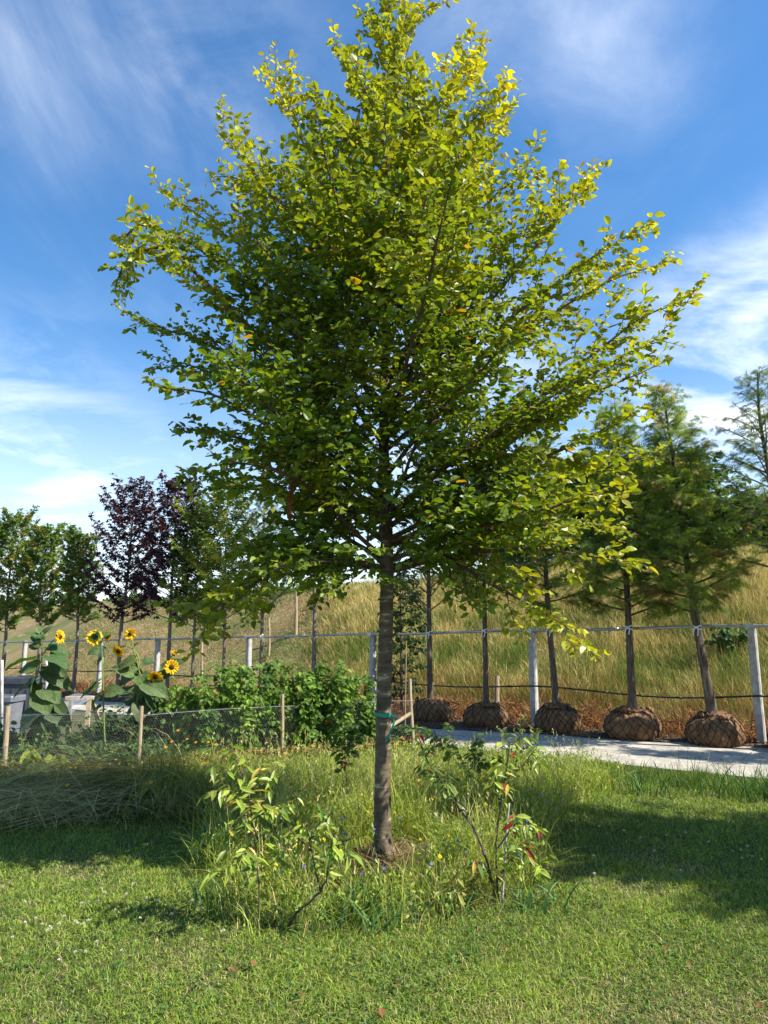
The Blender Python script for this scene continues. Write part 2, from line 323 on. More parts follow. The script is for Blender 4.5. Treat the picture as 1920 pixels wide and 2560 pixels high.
class Tree:
    def __init__(s, seed): s.rng = np.random.default_rng(seed); s.p = []; s.y = []; s.n = []; s.s = []; s.c = []
    def leaves(s, path, spacing, size, t0=0.0, droop=0.15, out=0.8, up=(0, 0, 1), jit=0.45, var=0.3, cval=0.5, cj=0.0):
        rng = s.rng; path = np.asarray(path); seg = np.linalg.norm(np.diff(path, axis=0), axis=1); cs = np.concatenate([[0], np.cumsum(seg)]); L = cs[-1]
        n = int(max(1, L * (1 - t0) / spacing)); d = L * t0 + (np.arange(n) + rng.random(n) * 0.6 + 0.3) * spacing; d = np.minimum(d, L)
        pos = np.stack([np.interp(d, cs, path[:, k]) for k in range(3)], 1)
        Tn = path[np.minimum(np.searchsorted(cs, d), len(path) - 1)] - path[np.maximum(np.searchsorted(cs, d) - 1, 0)]
        Tn = Tn / (np.linalg.norm(Tn, axis=1, keepdims=True) + 1e-9)
        S = np.cross(Tn, np.array([0, 0, 1.0])); S /= (np.linalg.norm(S, axis=1, keepdims=True) + 1e-6)
        side = np.where((np.arange(n) + rng.integers(2)) % 2, 1, -1)[:, None]
        Y = Tn * 0.6 + S * side * out + rng.normal(0, 0.28, (n, 3)) + np.array([0, 0, -droop])
        Nn = np.array(up) + rng.normal(0, jit, (n, 3))
        s.p.append(pos); s.y.append(Y); s.n.append(Nn); s.s.append(size * (1 + var * (rng.random(n) - 0.5) * 2)); s.c.append(np.clip(cval + cj * rng.normal(0, 1, n), 0, 1))
    def build(s, name, tmpl, mat_, parent, colfn, rot=True):
        p = np.concatenate(s.p); Y = np.concatenate(s.y); n_ = np.concatenate(s.n); sz = np.concatenate(s.s); c = np.concatenate(s.c)
        g = Geo(); R = frames(Y, n_); cols = colfn(p, c, s.rng)
        if isinstance(tmpl, list):
            k = s.rng.integers(0, len(tmpl), len(p))
            for i, t_ in enumerate(tmpl): m = k == i; inst(g, t_, p[m], R[m], sz[m], cols[m])
        else: inst(g, tmpl, p, R, sz, cols)
        return g.build(name, mat_, parent)
def ramp(c, a, b, rng, v=0.25, hue=0.06):
    c = c[:, None]; out = np.array(a) * (1 - c) + np.array(b) * c
    return np.clip(out * (1 + v * (rng.random((len(c), 1)) - .5) * 2) * (1 + hue * rng.normal(0, 1, (len(c), 3))), 0.003, 1)
def side_dir(rng, T, side, ang, roll):
    S = np.cross(T, (0, 0, 1.0)); S = S / (np.linalg.norm(S) + 1e-6); B = np.cross(S, T); r = rng.normal(0, roll)
    d = S * side * cos(r) + B * sin(r) * 1.0
    return nrm(T * cos(ang) + d * sin(ang))
def twigs(tr, g, path, r0, sp, L0, lf, sz, t0=0.15, lvl=2, ang=0.85, roll=0.5, upb=0.10, leafkw={}, sub=0.55, k=3, taper=0.7, minl=0.08, subsp=2.2):
    rng = tr.rng; path = np.asarray(path); seg = np.linalg.norm(np.diff(path, axis=0), axis=1); cs = np.concatenate([[0], np.cumsum(seg)]); L = cs[-1]
    d = L * t0 + sp * rng.random(); side = 1 if rng.random() < .5 else -1
    while d < L * 0.98:
        f = d / L; i = min(len(path) - 2, int(np.searchsorted(cs, d)) - 1); p0 = path[i] + (path[i + 1] - path[i]) * ((d - cs[i]) / seg[i]); T = nrm(path[i + 1] - path[i])
        ln = L0 * (1 - taper * f) * (0.65 + 0.7 * rng.random())
        if ln > minl:
            dd = side_dir(rng, T, side, ang * (0.8 + 0.4 * rng.random()), roll)
            e = p0 + dd * ln + np.array([0, 0, upb * ln]); c = (p0 + e) / 2 + rng.normal(0, 0.06 * ln, 3)
            n = 5 if ln > 0.25 else 4
            q = bez(p0, c, e, n); rr = max(0.0012, r0 * (1 - 0.6 * f) * 0.42)
            tube(g, q, np.linspace(rr, 0.0009, n), k, cap=False)
            tr.leaves(q, lf, sz, 0.12, **leafkw)
            if lvl > 1: twigs(tr, g, q, rr, sp * subsp * 0.5, ln * sub, lf, sz, 0.2, lvl - 1, ang, roll, upb, leafkw, sub, 3, taper, 0.05, subsp)
        d += sp * (0.6 + 0.8 * rng.random()); side = -side

# ------------------------------------------------------------------ the main tree
TB = G(958, 2150); TY = TB[1]
tree_main = thing('beech_tree', 'tall young broadleaf tree with a wide yellow-green crown, standing alone in the flowering meadow patch', 'tree', TB)
tr = Tree(11); rng = tr.rng
axis_px = [(957, 2165), (956, 1950), (960, 1700), (966, 1500), (966, 1300), (960, 1100), (966, 900), (972, 650), (986, 380), (985, 180), (962, 0), (955, -90)]
axis = spline([P(x, y, TY) * np.array([1, 1, 1]) + np.array([0, 0, -0.03 if i == 0 else 0]) for i, (x, y) in enumerate(axis_px)], 90)
axz = axis[:, 2]
def trunk_at(z): return np.array([np.interp(z, axz, axis[:, 0]), np.interp(z, axz, axis[:, 1]) + 0, z])
def trunk_r(z): return np.interp(z, [0, 0.06, 0.2, 1.0, 2.0, 3.0, 4.2, 5.5, 6.6, 7.9], [0.092, 0.076, 0.064, 0.059, 0.051, 0.043, 0.029, 0.017, 0.009, 0.003])
m, t, o = mat('smooth_bark')
co = N(t, 'ShaderNodeTexCoord'); mp = N(t, 'ShaderNodeMapping'); mp.inputs['Scale'].default_value = (9, 9, 30); t.links.new(co.outputs['Object'], mp.inputs[0])
n1 = N(t, 'ShaderNodeTexNoise'); n1.inputs['Scale'].default_value = 1.0; n1.inputs['Detail'].default_value = 5; t.links.new(mp.outputs[0], n1.inputs['Vector'])
n2 = N(t, 'ShaderNodeTexNoise'); n2.inputs['Scale'].default_value = 9.0; n2.inputs['Detail'].default_value = 6; t.links.new(co.outputs['Object'], n2.inputs['Vector'])
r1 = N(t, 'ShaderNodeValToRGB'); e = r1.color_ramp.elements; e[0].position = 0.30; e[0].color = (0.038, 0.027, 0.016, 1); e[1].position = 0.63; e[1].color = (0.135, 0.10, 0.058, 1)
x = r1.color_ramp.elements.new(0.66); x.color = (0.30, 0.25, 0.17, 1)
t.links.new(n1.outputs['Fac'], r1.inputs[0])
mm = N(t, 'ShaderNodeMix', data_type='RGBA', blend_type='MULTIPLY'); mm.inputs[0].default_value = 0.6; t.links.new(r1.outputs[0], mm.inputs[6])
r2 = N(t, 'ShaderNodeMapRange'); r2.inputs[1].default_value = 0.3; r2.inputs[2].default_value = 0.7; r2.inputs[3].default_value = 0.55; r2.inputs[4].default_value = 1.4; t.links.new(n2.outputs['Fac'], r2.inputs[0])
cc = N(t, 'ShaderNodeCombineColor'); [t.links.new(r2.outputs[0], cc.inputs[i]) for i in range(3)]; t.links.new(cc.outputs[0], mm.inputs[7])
p = N(t, 'ShaderNodeBsdfPrincipled'); p.inputs['Roughness'].default_value = 0.75; t.links.new(mm.outputs[2], p.inputs['Base Color'])
b = N(t, 'ShaderNodeBump'); b.inputs['Strength'].default_value = 0.4; b.inputs['Distance'].default_value = 0.008; t.links.new(n1.outputs['Fac'], b.inputs['Height'])
b2 = N(t, 'ShaderNodeBump'); b2.inputs['Strength'].default_value = 0.5; b2.inputs['Distance'].default_value = 0.01; t.links.new(n2.outputs['Fac'], b2.inputs['Height']); t.links.new(b.outputs[0], b2.inputs['Normal']); t.links.new(b2.outputs[0], p.inputs['Normal'])
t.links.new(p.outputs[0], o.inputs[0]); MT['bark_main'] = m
# trunk with root flare, knots and rings
gt = Geo(); k = 28; V = []; zs = np.concatenate([np.linspace(-0.03, 0.3, 22), np.linspace(0.32, 3.2, 150), np.linspace(3.25, 7.9, 60)])
knots = [(0.33, 2.3, 0.018, 0.05), (0.62, 0.9, 0.012, 0.04), (0.98, 2.0, 0.010, 0.035), (1.55, 2.6, 0.010, 0.03), (0.45, 4.0, 0.014, 0.05), (1.85, 1.2, 0.009, 0.03)]
for z in zs:
    c = trunk_at(max(z, axz[0])); c[2] = z; r = float(trunk_r(z))
    for j in range(k):
        a = j * 2 * pi / k; rr = r * (1 + 0.045 * sin(3 * a + z * 1.3) + 0.03 * sin(2 * a - z * 2.1) + 0.015 * sin(z * 34 + 1.2 * sin(a * 2)) * (z > 0.1)) + 0.0012 * rng.normal()
        fl = max(0, 1 - (z + 0.03) / 0.22); rr += fl ** 1.6 * (0.034 * (0.5 + 0.5 * sin(5 * a + 0.8)) + 0.016)
        for kz, ka, kh, kw in knots:
            da = (a - ka + pi) % (2 * pi) - pi; rr += kh * math.exp(-((z - kz) ** 2 + (da * 0.065) ** 2) / (kw * kw) * 1.6)
        V.append((c[0] + rr * cos(a), c[1] + rr * sin(a), z))
n = len(zs); q = [(i * k + j, i * k + (j + 1) % k, (i + 1) * k + (j + 1) % k, (i + 1) * k + j) for i in range(n - 1) for j in range(k)]
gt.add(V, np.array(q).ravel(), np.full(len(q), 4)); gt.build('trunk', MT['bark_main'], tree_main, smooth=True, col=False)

def az(py): return float(P(962, py, TY)[2])
LIMBS = [  # (controls from near the trunk out to the tip as (px, py, depth offset)), photo height where it leaves the trunk
    ([(905, 640, .05), (800, 430, .1), (730, 270, .1), (660, 148, .1)], 860), ([(780, 620, -.3), (690, 500, -.4), (605, 395, -.4), (530, 328, -.4)], 860),
    ([(770, 560, .2), (690, 500, .3), (600, 460, .35), (530, 452, .4)], 800), ([(850, 880, .2), (700, 690, .4), (530, 560, .5), (393, 470, .5)], 1010),
    ([(860, 960, -.1), (680, 760, -.3), (500, 620, -.4), (420, 575, -.4), (360, 551, -.4), (322, 567, -.4), (306, 599, -.4), (318, 632, -.4)], 1120),
    ([(860, 1080, -.2), (690, 890, -.4), (500, 690, -.5), (435, 633, -.5), (381, 618, -.5), (335, 640, -.5), (306, 700, -.5), (304, 738, -.5)], 1230),
    ([(850, 1150, 0), (680, 950, .2), (500, 860, .3), (400, 830, .3), (295, 785, .3)], 1250), ([(840, 1180, .3), (680, 1010, .5), (520, 930, .5), (365, 890, .5)], 1290),
    ([(850, 1210, -.4), (690, 1080, -.8), (540, 990, -.9), (385, 965, -1.0)], 1310), ([(850, 1250, .2), (700, 1130, .3), (560, 1080, .3), (430, 1068, .3)], 1360),
    ([(860, 1290, -.3), (740, 1190, -.7), (600, 1150, -.9), (478, 1170, -1.0)], 1400), ([(870, 1350, .2), (760, 1260, .5), (630, 1240, .7), (500, 1245, .8)], 1415),
    ([(860, 1400, -.2), (740, 1410, -.5), (640, 1450, -.4), (540, 1520, -.45), (450, 1560, -.4)], 1420),
    ([(850, 1395, 0), (730, 1400, -.2), (620, 1460, -.1), (530, 1530, .1), (510, 1600, .2)], 1425), ([(870, 1400, .1), (760, 1370, .2), (640, 1360, .3), (560, 1400, .3)], 1420),
    ([(880, 1395, -.5), (760, 1400, -.7), (680, 1425, -.7)], 1420),
    ([(1060, 320, 0), (1130, 200, .1), (1205, 108, .1)], 520), ([(1080, 420, -.2), (1170, 310, -.3), (1262, 215, -.3)], 640), ([(1100, 520, .2), (1190, 410, .2), (1272, 305, .2)], 720),
    ([(1110, 620, -.1), (1230, 500, -.2), (1345, 410, -.2)], 800), ([(1120, 760, .1), (1260, 620, .2), (1380, 520, .2), (1490, 438, .2)], 960),
    ([(1150, 900, -.2), (1330, 740, -.4), (1500, 630, -.4), (1650, 543, -.4)], 1100), ([(1150, 960, .2), (1350, 800, .4), (1530, 690, .5), (1680, 640, .5)], 1130),
    ([(1130, 1150, 0), (1280, 1050, 0), (1480, 890, 0), (1620, 790, 0), (1738, 752, 0)], 1300), ([(1160, 1130, -.4), (1380, 990, -.6), (1540, 900, -.7), (1682, 832, -.7)], 1290),
    ([(1160, 1200, .3), (1380, 1040, .5), (1540, 960, .6), (1665, 905, .6)], 1320), ([(1170, 1240, -.3), (1370, 1130, -.5), (1500, 1070, -.5), (1600, 1010, -.6)], 1350),
    ([(1150, 1290, .1), (1350, 1230, .2), (1500, 1180, .2), (1645, 1148, .2)], 1370), ([(1140, 1330, -.5), (1330, 1280, -.8), (1470, 1240, -.9), (1600, 1225, -1.0)], 1400),
    ([(1120, 1370, .3), (1300, 1330, .6), (1450, 1310, .8), (1560, 1320, .9)], 1420), ([(1130, 1380, -.3), (1300, 1360, -.7), (1440, 1370, -.9), (1580, 1395, -1.0)], 1430),
    ([(1090, 1400, -.2), (1200, 1430, -.45), (1290, 1475, -.6), (1400, 1535, -.7), (1475, 1600, -.7)], 1430),
    ([(900, 230, .1), (860, 160, .1), (823, 108, .1)], 380), ([(1040, 70, 0), (1090, 20, 0), (1150, -5, 0)], 240), ([(930, 60, 0), (893, 12, 0)], 200), ([(1000, 0, .1), (1030, -70, .1)], 130), ([(840, 330, -.1), (780, 240, -.15), (745, 230, -.2)], 520),
]
twig_geo = []
LK = dict(droop=0.12, out=0.85, jit=0.6, var=0.40, up=(0.10, -0.10, 1.0))
RZ = [1.7, 2.2, 3.0, 3.7, 4.4, 5.0, 5.5, 6.4, 7.2, 7.9]; RR = [0.9, 1.4, 1.9, 2.1, 2.2, 1.75, 1.35, 0.62, 0.24, 0.05]
paths = []
for ctr, ay in LIMBS:
    a = trunk_at(az(ay)); pts = [a] + [P(x, y, TY + dy) for x, y, dy in ctr]; paths.append(spline(pts, 6 + 3 * len(pts)))
ga = 0.7
for i in range(42):
    za = 2.15 + 5.1 * (i / 41.0) ** 0.88; ga += 2.399963
    ux, uy = cos(ga), sin(ga); sl_ = np.interp(za, [2.1, 2.6, 3.5, 5, 7], [0.08, 0.4, 0.95, 1.3, 1.6]); r = 1.0
    for _ in range(12): r = 0.5 * r + 0.5 * float(np.interp(za + sl_ * r, RZ, RR))
    r *= 0.72 + 0.25 * rng.random()
    a = trunk_at(za); e = a + np.array([ux * r, uy * r, sl_ * r]); c = a + np.array([ux * r * 0.5, uy * r * 0.5, sl_ * r * 0.42]) + rng.normal(0, 0.06, 3)
    paths.append(bez(a, c, e, 14))
for i in range(12):                     # lower limbs that reach towards the viewer and hide the stem
    za = 2.2 + 1.9 * i / 11.0; gb_ = -pi / 2 + (-1) ** i * rng.random() * 1.1; sl_ = 0.55 + 0.5 * rng.random(); r = (0.9 + 0.7 * rng.random()) * (0.75 if i < 3 else 1)
    a = trunk_at(za); e = a + np.array([cos(gb_) * r, sin(gb_) * r, sl_ * r]); paths.append(bez(a, (a + e) / 2 + rng.normal(0, .06, 3), e, 12))
for i, q in enumerate(paths):
    n = len(q); L = np.linalg.norm(np.diff(q, axis=0), axis=1).sum()
    q = q + np.concatenate([np.zeros((1, 3)), rng.normal(0, 0.012, (n - 1, 3)).cumsum(axis=0) * 0.5]); z0 = q[0][2]
    r0 = min(0.42 * float(trunk_r(z0)), 0.0085 * L + 0.002)
    gb = Geo(); tube(gb, q, r0 * (1 - np.linspace(0, 1, n)) ** 0.8 + 0.0018, 7)
    up = float(np.interp(z0, [2, 3, 5, 7], [0.0, 0.05, 0.25, 0.4]))
    twigs(tr, gb, q, r0, 0.072, min(0.72, 0.28 + 0.23 * L) * float(np.interp(z0, [4.5, 7.0], [1, .5])), 0.033, 0.055 + 0.009 * rng.random(), 0.10 if L > 1 else 0.05, 2, 0.80, 0.55, up, LK, 0.55, 4, 0.72)
    tr.leaves(q, 0.036, 0.058, 0.45, **LK)
    gb.build('branch', MT['twig'], tree_main, smooth=True, col=False)
tr.leaves(axis[axz > 5.2], 0.02, 0.07, 0, droop=-0.3, out=1.0, jit=0.6)
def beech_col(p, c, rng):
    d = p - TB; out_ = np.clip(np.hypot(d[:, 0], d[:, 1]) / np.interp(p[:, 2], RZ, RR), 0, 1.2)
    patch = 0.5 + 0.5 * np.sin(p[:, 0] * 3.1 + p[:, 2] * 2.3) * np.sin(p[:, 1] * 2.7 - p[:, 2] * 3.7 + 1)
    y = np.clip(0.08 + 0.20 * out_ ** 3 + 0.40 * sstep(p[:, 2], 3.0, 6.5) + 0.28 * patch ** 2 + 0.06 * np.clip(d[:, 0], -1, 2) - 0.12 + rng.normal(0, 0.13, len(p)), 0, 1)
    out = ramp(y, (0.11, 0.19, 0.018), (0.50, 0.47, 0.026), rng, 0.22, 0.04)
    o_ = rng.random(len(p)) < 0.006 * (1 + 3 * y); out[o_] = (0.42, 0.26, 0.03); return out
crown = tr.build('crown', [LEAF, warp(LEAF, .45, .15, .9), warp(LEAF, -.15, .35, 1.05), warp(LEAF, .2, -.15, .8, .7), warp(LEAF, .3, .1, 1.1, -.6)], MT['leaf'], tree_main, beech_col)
print('MAIN LEAVES', sum(len(a) for a in tr.p))
# withered cluster hanging in the crown
gd = Geo(); c = P(727, 1245, TY - .55); tw = Tree(5); stalk = np.array([c + (0.02, 0, 0.22), c + (0.0, 0, 0.1), c + (-.01, 0, -.12)])
tube(gd, stalk, 0.003, 4, (0.2, 0.1, 0.05)); tw.leaves(stalk, 0.014, 0.062, 0.1, droop=1.6, jit=1.0)
R = frames(np.concatenate(tw.y), np.concatenate(tw.n)); inst(gd, LEAF2, np.concatenate(tw.p), R, np.concatenate(tw.s), ramp(np.concatenate(tw.c) * rng.random(len(R)) * 2, (0.22, 0.06, 0.025), (0.40, 0.17, 0.09), rng))
tag(gd.build('dead_leaves', MT['hay'], tree_main), 'withered reddish brown leaf cluster')
# green tie tape round the trunk
gp = Geo(); tape_z = az(1786); V = []; kk = 30
for ring, dz in ((0, 0.022), (1, -0.006)):
    for j in range(kk):
        a = j * 2 * pi / kk; c = trunk_at(tape_z); V.append((c[0] + (trunk_r(tape_z) * 1.10 + .002) * cos(a), c[1] + (trunk_r(tape_z) * 1.10 + .002) * sin(a), tape_z + dz + 0.012 * cos(a - 2)))
q = [(j, (j + 1) % kk, kk + (j + 1) % kk, kk + j) for j in range(kk)]; gp.add(V, np.array(q)[:, ::-1].ravel(), np.full(kk, 4), (0.0, 0.30, 0.19))
def ribbon(g, pts, w, col, wd=(0, 0, 1)):
    pts = np.asarray(pts, float); T = np.gradient(pts, axis=0); Sd = np.cross(T, np.array(wd)); Sd /= (np.linalg.norm(Sd, axis=1, keepdims=True) + 1e-9); n = len(pts)
    ww = np.broadcast_to(np.asarray(w, float), (n,))[:, None]
    V = np.concatenate([pts - Sd * ww / 2, pts + Sd * ww / 2]); q = [(i, i + 1, n + i + 1, n + i) for i in range(n - 1)]; g.add(V, np.array(q).ravel(), np.full(n - 1, 4), col)
ribbon(gp, spline([P(984, 1786, TY - .075), P(985, 1806, TY - .085), P(975, 1832, TY - .08), P(963, 1856, TY - .075)], 12), [.014] * 11 + [.008], (0.0, 0.32, 0.2), (0, 1, 0))
ribbon(gp, spline([P(986, 1786, TY - .07), P(984, 1812, TY - .082), P(968, 1852, TY - .078)], 10), .010, (0.0, 0.26, 0.17), (0, 1, 0))
MT['tape'] = foliage('green_tape', 0.2, 0.35, 0.5, tint=(1, 1, 1))
tag(gp.build('tie_tape', MT['tape'], origin=trunk_at(tape_z)), 'green plastic tie tape knotted round the trunk of the big tree', 'tape')
# neighbour of the same kind that stands just outside the frame and shades the right of the lawn
nb = copy_thing(tree_main, (6.95, 4.15, 0), 2.3, 1.0, 'second broadleaf tree standing to the right of the lawn, outside the picture'); 
# ------------------------------------------------------------------ the tie rail with its concrete posts
def rail_z(n): return 1.81 - 0.048 * n
def row_at(n, off=0.0, z=0.0): p = ROW0 + ROWU * n + RN * off; return np.array([p[0], p[1], z])
POSTS = [(0.0, 'concrete post at the right edge of the photo carrying the rail, nearest of the row'), (1.0, 'white concrete post just left of the middle burlap root ball'),
         (2.0, 'concrete post of the rail just left of the big tree trunk'), (3.03, 'concrete post of the rail between the knobbly tree and the bushy green trees'),
         (4.0, 'concrete post of the rail beside the second purple maple'), (4.72, 'grey concrete post behind the sunflowers with drooping heads'), (5.9, 'farthest concrete post of the rail, behind the leftmost sunflower')]
rzrow = atan2(ROWU[1], ROWU[0])
for n_, lab in POSTS:
    b = row_at(n_, 0.0, 0.0); t0 = thing('concrete_post', lab, 'post', b, 'concrete posts of the tie rail'); h = rail_z(n_) + 0.035
    g = Geo(); hs_ = 0.065; rng = np.random.default_rng(int(n_ * 10) + 3); V = []; lv = np.concatenate([[-.1], np.linspace(0.05, h - .02, 14), [h]])
    for z in lv:
        w = hs_ * (1 - 0.04 * z) * (0.86 if z == h else 1)
        for sx, sy in ((-1, -.7), (-.7, -1), (.7, -1), (1, -.7), (1, .7), (.7, 1), (-.7, 1), (-1, .7)):
            u = sx * w + rng.normal(0, .0012); v_ = sy * w + rng.normal(0, .0012); V.append((b[0] + RU[0] * u + RN[0] * v_, b[1] + RU[1] * u + RN[1] * v_, z))
    k = 8; q = [(i * k + j, i * k + (j + 1) % k, (i + 1) * k + (j + 1) % k, (i + 1) * k + j) for i in range(len(lv) - 1) for j in range(k)]
    g.add(V, np.concatenate([np.array(q)[:, ::-1].ravel(), np.arange(k) + (len(lv) - 1) * k]), [4] * len(q) + [k]); g.build('shaft', MT['concrete'], t0, col=False)
    g = Geo(); c = b + (0, 0, rail_z(n_)); off = -np.array([RN[0], RN[1], 0]) * 0.10
    box(g, c + off * 0.25 + np.array([0, 0, .005]), (0.15, 0.15, 0.05), rzrow); box(g, c + off * 1.35, (0.11, 0.012, 0.075), rzrow); tube(g, [c + off * .6 + (0, 0, 0), c + off * 1.55], .008, 6)
    g.build('clamp', MT['galv'], t0, col=False)
# one continuous galvanised rail
g = Geo(); ns = np.linspace(-2.2, 7.6, 120); pts = np.array([row_at(n_, -0.115, rail_z(n_) + 0.010 * math.sin(n_ * 2 * pi) + 0.004 * math.sin(n_ * 13)) for n_ in ns]); tube(g, pts, 0.024, 10)
for n_ in (-.45, .55, 1.52, 2.5, 3.6, 4.45): tube(g, [row_at(n_, -0.115, rail_z(n_) + 0.010 * math.sin(n_ * 2 * pi)), row_at(n_ + .05, -0.115, rail_z(n_) + .010 * math.sin((n_ + .05) * 2 * pi))], .029, 10)
tag(g.build('tie_rail', MT['galv'], col=False, smooth=True), 'long galvanised tube rail running along the concrete posts behind the row of trees', 'rail')
# drip hose strung between the posts
ns = np.linspace(-1.6, 6.5, 300); g = Geo(); pts = np.array([row_at(n_, -0.085, 0.76 - 0.012 * n_ - 0.055 * abs(math.sin(n_ * pi)) * (0.6 + .4 * math.sin(n_ * 2.3 + 1)) - .03 * math.sin(n_ * 5.3)) for n_ in ns]); tube(g, pts, 0.014, 7)
for i in range(4, 296, 6): tube(g, pts[i:i + 2] + (0, 0, .0), [.021, .017], 6)
tag(g.build('drip_hose', MT['hose'], col=False, smooth=True), 'thin black irrigation hose sagging between the concrete posts below the rail', 'hose')

# ------------------------------------------------------------------ trees of the row
MT['burlap'] = surface('burlap', (0.11, 0.055, 0.026), (0.23, 0.13, 0.06), 9, 0.95, 0.9, c3=(0.09, 0.05, 0.028), s3=17)
MT['rope'] = surface('net_rope', (0.025, 0.016, 0.011), (0.06, 0.038, 0.025), 30, 0.95, 0.2)
MT['tie'] = foliage('white_tie', 0.15, 0.7, 0.2, tint=(1, 1, 1))
def root_ball(t0, b, R, H, seed):
    rng = np.random.default_rng(seed); nu, nv = 44, 20; ph = rng.random(4) * 6
    def S(u, v):                       # u around, v 0 bottom .. 1 top
        a = 2 * pi * u; prof = max(0.02, math.sin(pi * (0.14 + 0.80 * v)) ** 0.62); z = H * (0.5 - 0.5 * cos(pi * min(1, v * 1.0)))
        r = R * prof * (1 + 0.05 * sin(2 * a + ph[0]) + 0.03 * sin(5 * a + ph[1] + v * 3) + 0.018 * sin(11 * a + ph[2] + v * 9))
        if v > 0.8: z += 0.05 * (v - .8) / .2 * (0.5 + 0.5 * sin(3 * a + ph[3])) ; r *= 1 + .06 * sin(7 * a + ph[1])
        r *= 1 + (.10 * sin(a + ph[3]) + .04 * sin(4 * a + ph[2] * 2)) * (1 - abs(v - .5)); z *= 1 + .07 * sin(a + ph[0] * 3)
        return np.array([b[0] + r * cos(a), b[1] + r * sin(a), b[2] + z])
    g = Geo(); V = [S(i / nu, j / nv) for j in range(nv + 1) for i in range(nu)]
    V = np.array(V) + rng.normal(0, 0.004, (len(V), 3)); q = [(j * nu + i, j * nu + (i + 1) % nu, (j + 1) * nu + (i + 1) % nu, (j + 1) * nu + i) for j in range(nv) for i in range(nu)]
    g.add(V, np.concatenate([np.array(q).ravel(), nv * nu + np.arange(nu)]), [4] * len(q) + [nu])
    # loose folds of cloth on the top
    for i in range(9):
        a = rng.random() * 6.28; r = R * (0.35 + .35 * rng.random()); c = b + np.array([r * cos(a), r * sin(a), H * (0.97 + .06 * rng.random())])
        pts = [c + np.array([-sin(a), cos(a), 0]) * d * .10 + (0, 0, .02 * cos(d * 9) + .015) for d in np.linspace(-1, 1, 7)]; tube(g, pts, [.008, .022, .032, .036, .03, .02, .006], 7, rng=rng, rough=.15)
    rb = g.build('root_ball', MT['burlap'], t0, smooth=True, col=False)
    g = Geo(); nn = 19
    for sgn in (1, -1):
        for i in range(nn):
            pts = []
            for v in np.linspace(0.06, 0.96, 15):
                p_ = S((i / nn + sgn * v * 0.20 + .012 * sin(v * 9 + i)) % 1, v); cc_ = b + np.array([0, 0, H * .5]); pts.append(p_ + nrm(p_ - cc_) * 0.006)
            tube(g, pts, 0.0048, 4, cap=False)
    ne = g.build('rope_net', MT['rope'], t0, col=False)
    return rb
def tree_tie(p, r, label, seed):
    g = Geo(); rng = np.random.default_rng(seed); f = -np.array([RN[0], RN[1], 0]); s_ = np.array([RU[0], RU[1], 0])
    for sg in (1, -1):
        pts = [p + s_ * cos(a) * (r + .008) + f * sin(a) * (r + .008) + np.array([0, 0, sg * 0.035 * cos(a)]) for a in np.linspace(0.0, pi, 12)]; ribbon(g, pts, .022, (.72, .70, .66), (0, 0, 0.001) if 0 else tuple(f))
    c = p + f * (r + .016)
    for sg in (-1, 1): ribbon(g, spline([c, c + s_ * .03 * sg + (0, 0, -.03), c + s_ * (.035 * sg + .02) + (0, 0, -.10 - .04 * rng.random())], 8), .018, (.72, .70, .66), tuple(f))
    box(g, c, (.03, .02, .035), rzrow, (.72, .7, .66))
    tag(g.build('tree_tie', MT['tie'], origin=p), label, 'tie', 'white ties holding the trees to the rail')
